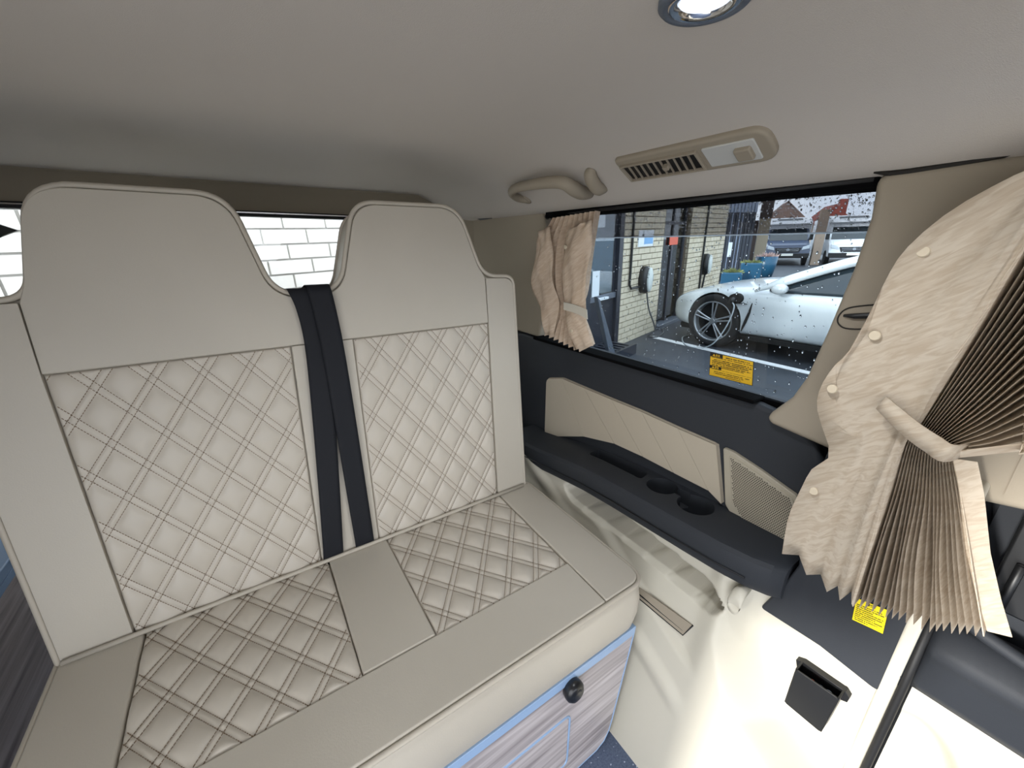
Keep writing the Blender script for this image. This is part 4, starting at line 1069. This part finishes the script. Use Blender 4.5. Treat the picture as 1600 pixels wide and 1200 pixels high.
for y, sd in WH:
    w = child(MB().disc((sd*.55, y, .335), .360, (sd, 0, 0), .30, 40), 'wheel_arch', 'liner', car)
    xo_ = sd*.965
    tprof = [(.215, .255), (.0, .258), (-.010, .275), (-.004, .325), (.02, .343), (.20, .343), (.215, .325)]
    wh = child(MB().loft([[(xo_-sd*dx, y+r_*math.cos(q), .335+r_*math.sin(q)) for q in (2*math.pi*i/40 for i in range(40))] for dx, r_ in tprof], caps=False), 'wheel', 'tyre', car, smooth=True)
    child(MB().loft([[(xo_-sd*dx, y+r_*math.cos(q), .335+r_*math.sin(q)) for q in (2*math.pi*i/40 for i in range(40))] for dx, r_ in ((.10, .255), (.004, .262), (-.004, .255), (.006, .240), (.10, .236))], caps=False), 'rim_ring', 'rim', wh, smooth=True)
    child(MB().disc((xo_-sd*.09, y, .335), .24, (-sd, 0, 0), .02, 32), 'brake_disc', 'liner', wh)
    child(MB().disc((xo_-sd*.05, y, .335), .05, (sd, 0, 0), .05, 20, .035), 'hub', 'rim', wh, bevel=.006)
    for k in range(5):
        a0 = math.radians(72*k+20)
        for dq in (-.10, .10):
            p_in = (math.cos(a0+dq*2.2)*.04, math.sin(a0+dq*2.2)*.04); p_out = (math.cos(a0+dq*1.2)*.245, math.sin(a0+dq*1.2)*.245)
            child(MB().tube([(xo_-sd*.014, y+p_in[0], .335+p_in[1]), (xo_-sd*.006, y+(p_in[0]+p_out[0])/2, .335+(p_in[1]+p_out[1])/2), (xo_-sd*.008, y+p_out[0], .335+p_out[1])], [.012, .010, .011], 6), 'spoke', 'rim', wh)

# ------------------------------------------------------------------ parked camper vans
def camper(u, v, label, paint, bonnet, width, rot):
    g = egnd(u, v); root = empty('camper_van', label=label, cat='van', group='camper vans parked beyond the car park'); outdoors(root, (g.x, g.y, 0), rot); root.matrix_world = root.matrix_world @ Matrix.Scale(.76, 4)
    w = width/2
    prof = [(0, .42), (0, .80), (.10, 1.02), (.72, 1.22), (1.45, 1.98), (1.75, 2.06), (2.2, 2.08), (2.2, .42)]
    rings = []
    for a, b in ((-1, .94), (-.92, 1), (.92, 1), (1, .94)): rings.append([(a*w, y+(.06 if abs(a) == 1 else 0), lerp(.42, z, b)) for y, z in prof])
    child(MB().loft(rings), 'cab', paint, root, bevel=.03)
    child(MB().add([(-.84*w, .10, 1.04), (.84*w, .10, 1.04), (.80*w, .70, 1.235), (-.80*w, .70, 1.235), (-.84*w, .06, 1.0), (.84*w, .06, 1.0), (.80*w, .72, 1.21), (-.80*w, .72, 1.21)],
                   [(0, 1, 2, 3), (4, 5, 6, 7), (0, 1, 5, 4), (1, 2, 6, 5), (2, 3, 7, 6), (3, 0, 4, 7)]), 'bonnet', bonnet, root, bevel=.01)
    child(MB().add([(-.90*w, .74, 1.25), (.90*w, .74, 1.25), (.80*w, 1.40, 1.95), (-.80*w, 1.40, 1.95), (-.90*w, .80, 1.22), (.90*w, .80, 1.22), (.80*w, 1.46, 1.92), (-.80*w, 1.46, 1.92)],
                   [(0, 1, 2, 3), (4, 5, 6, 7), (0, 1, 5, 4), (1, 2, 6, 5), (2, 3, 7, 6), (3, 0, 4, 7)]), 'windscreen', 'car_glass', root)
    child(MB().box((-w*1.06, 1.3, .5), (w*1.06, 6.0, 2.25)), 'living_body', 'van_white', root, bevel=.06)
    child(MB().prism([(1.0, 2.06), (1.1, 2.16), (1.9, 2.38), (2.6, 2.42), (2.6, 2.06)], lambda a, b, d: (d, a, b), -w*1.04, w*1.04), 'overcab_pod', 'van_white', root, bevel=.08)
    child(MB().prism([(1.2, 2.18), (1.25, 2.18), (1.75, 2.34), (1.70, 2.36)], lambda a, b, d: (d, a, b), -w*.6, w*.6), 'skylight', 'car_glass', root)
    gr_ = child(MB().prism([(-.52*w, .66), (.52*w, .66), (.60*w, .90), (-.60*w, .90)], lambda a, b, d: (a, d, b), -.03, .03), 'grille', 'van_grille', root, bevel=.01)
    for z in (.74, .82): child(MB().box((-.5*w, -.045, z), (.5*w, -.028, z+.022)), 'grille_bar', 'chrome', gr_)
    child(MB().disc((0, -.03, .80), .07, (0, -1, 0), .03, 16), 'badge', 'chrome', gr_)
    for sd in (-1, 1):
        child(MB().prism([(sd*.62*w, .78), (sd*.95*w, .86), (sd*.97*w, 1.04), (sd*.66*w, .94)], lambda a, b, d: (a, d, b), -.02, .10), 'headlamp', 'headlamp', root, bevel=.01)
        child(MB().disc((sd*w*.82, .85, .36), .36, (sd, 0, 0), .2, 24), 'wheel', 'tyre', root, bevel=.03)
        child(MB().box((min(sd*w*.97, sd*w*1.13), .78, 1.25), (max(sd*w*.97, sd*w*1.13), .92, 1.62)), 'mirror', 'van_grille', root, bevel=.03)
    child(MB().prism([(-.98*w, .38), (.98*w, .38), (1.0*w, .62), (-1.0*w, .62)], lambda a, b, d: (a, d, b), -.06, .10), 'bumper', 'van_grille', root, bevel=.03)
    child(MB().box((-.26, -.075, .50), (.26, -.058, .61)), 'number_plate', 'plate', root)
rv = -math.radians(62)
camper(1226, 415, 'blue grey camper van parked beyond the blue planters', 'van_blue', 'van_blue', 1.95, rv)
camper(1328, 415, 'white camper van parked beyond the car roof', 'van_white', 'van_white', 2.0, rv)

# ------------------------------------------------------------------ dark clad building, posts, planters, houses
g0 = egnd(1124, 440); cb = empty('clad_building', label='dark vertically clad building behind the far brick pillar', cat='building'); outdoors(cb, (g0.x, g0.y, 0), math.radians(-14))
child(MB().box((-.12, .06, 0), (1.12, 3, 3.6)), 'wall', 'frame_dark', cb)
for k in range(9):
    x = -.1+k*.13
    child(MB().box((x, 0, 0), (x+.105, .06, 1.9)), 'cladding_board', 'clad_dark', cb); child(MB().box((x+.01, -.02, 1.9), (x+.10, .06, 3.6)), 'cladding_board', 'clad_light', cb)
    if k in (1, 3, 4): child(MB().box((x+.105, -.01, .3), (x+.13, .05, 1.9)), 'pale_strip', 'clad_light', cb)
child(MB().box((.14, -.05, .70), (.24, -.01, 1.10)), 'notice', 'sign_white', cb)
g0 = egnd(1181, 428)
po = tag(MB().box((-.16, -.10, 0), (.16, .10, 1.75)).build('timber_post', 'post_wood', bevel=.01), 'tall timber post with a dark upper half beside the turquoise planter', 'post'); outdoors(po, g0, rv)
child(MB().box((-.17, -.11, 1.75), (.17, .11, 4.6)), 'upper_post', 'post_dark', po); child(MB().box((-.30, -.06, 0), (-.17, .08, 1.7)), 'side_batten', 'post_dark', po)
g0 = egnd(1271, 414); outdoors(tag(MB().box((-.15, -.15, 0), (.15, .15, 2.05)).build('gate_post', 'house_wall', bevel=.02), 'cream gate post standing between the two camper vans', 'post'), g0, rv)
def planter(u, v, w, h, round_, label, plant, seed):
    g = egnd(u, v); root = empty('planter', label=label, cat='planter'); outdoors(root, (g.x, g.y, 0), rv); rp = random.Random(seed)
    if round_: child(MB().loft([[(r_*math.cos(q), r_*math.sin(q), z) for q in (2*math.pi*i/24 for i in range(24))] for r_, z in ((w*.36, 0), (w*.46, h*.5), (w*.5, h), (w*.44, h), (w*.42, h*.8))]), 'pot', 'pot_blue', root, smooth=True)
    else:
        child(MB().box((-w/2, -w/2, 0), (w/2, w/2, h)), 'pot', 'pot_blue', root, bevel=.03)
    lf = MB()
    for k in range(170):
        a, e, l = rp.uniform(0, 6.28), rp.uniform(.2, 1.4), rp.uniform(.12, .36)*w; r0 = rp.uniform(0, .36)*w
        b = Vector((r0*math.cos(a), r0*math.sin(a), h*.9)); d = Vector((math.cos(a)*math.cos(e), math.sin(a)*math.cos(e), math.sin(e))); s = d.orthogonal().normalized()*l*.16
        lf.add([b, b+d*l*.5+s, b+d*l, b+d*l*.5-s], [(0, 1, 2, 3)])
    child(lf, 'foliage', plant, root, kind='stuff')
planter(1140, 451, .48, .42, False, 'square blue planter with yellow green foliage by the far pillar', 'leaf', 1)
planter(1168, 448, .48, .62, False, 'taller blue planter next to the timber post', 'leaf', 2)
planter(1193, 432, .62, .62, True, 'round turquoise planter with pale pink flowers in front of the blue camper', 'flower', 3)
def house(u, ztop_v, D, w, label, roof, chim):
    d = eray(u, ztop_v); k = D/math.hypot(d.x, d.y); p = ECAM+d*k; root = empty('house', label=label, cat='house'); outdoors(root, (p.x, p.y, 0), rv)
    zt_ = p.z; ze = zt_-w*.45
    child(MB().box((-w*.46, 0, 0), (w*.46, 5, ze)), 'walls', 'house_wall', root)
    child(MB().prism([(-w*.5, ze-.1), (0, zt_), (w*.5, ze-.1)], lambda a, b, d_: (a, d_, b), -.3, 5.3), 'roof', roof, root)
    if chim is not None: child(MB().box((chim-.3, 1.0, zt_-1.2), (chim+.3, 1.8, zt_+.45)), 'chimney', 'roof_red', root, bevel=.03)
    for x in (-w*.22, w*.22):
        f = child(MB().box((x-.4, -.04, ze-1.5), (x+.4, .02, ze-.5)), 'window', 'sign_white', root); child(MB().box((x-.33, -.06, ze-1.43), (x+.33, -.03, ze-.57)), 'pane', 'car_glass', f)
house(1232, 314, 47, 3.5, 'house with a brown gabled roof behind the blue camper', 'roof_brown', None)
house(1306, 319, 48, 3.3, 'house with a red gabled roof and chimney behind the white camper', 'roof_red', .75)
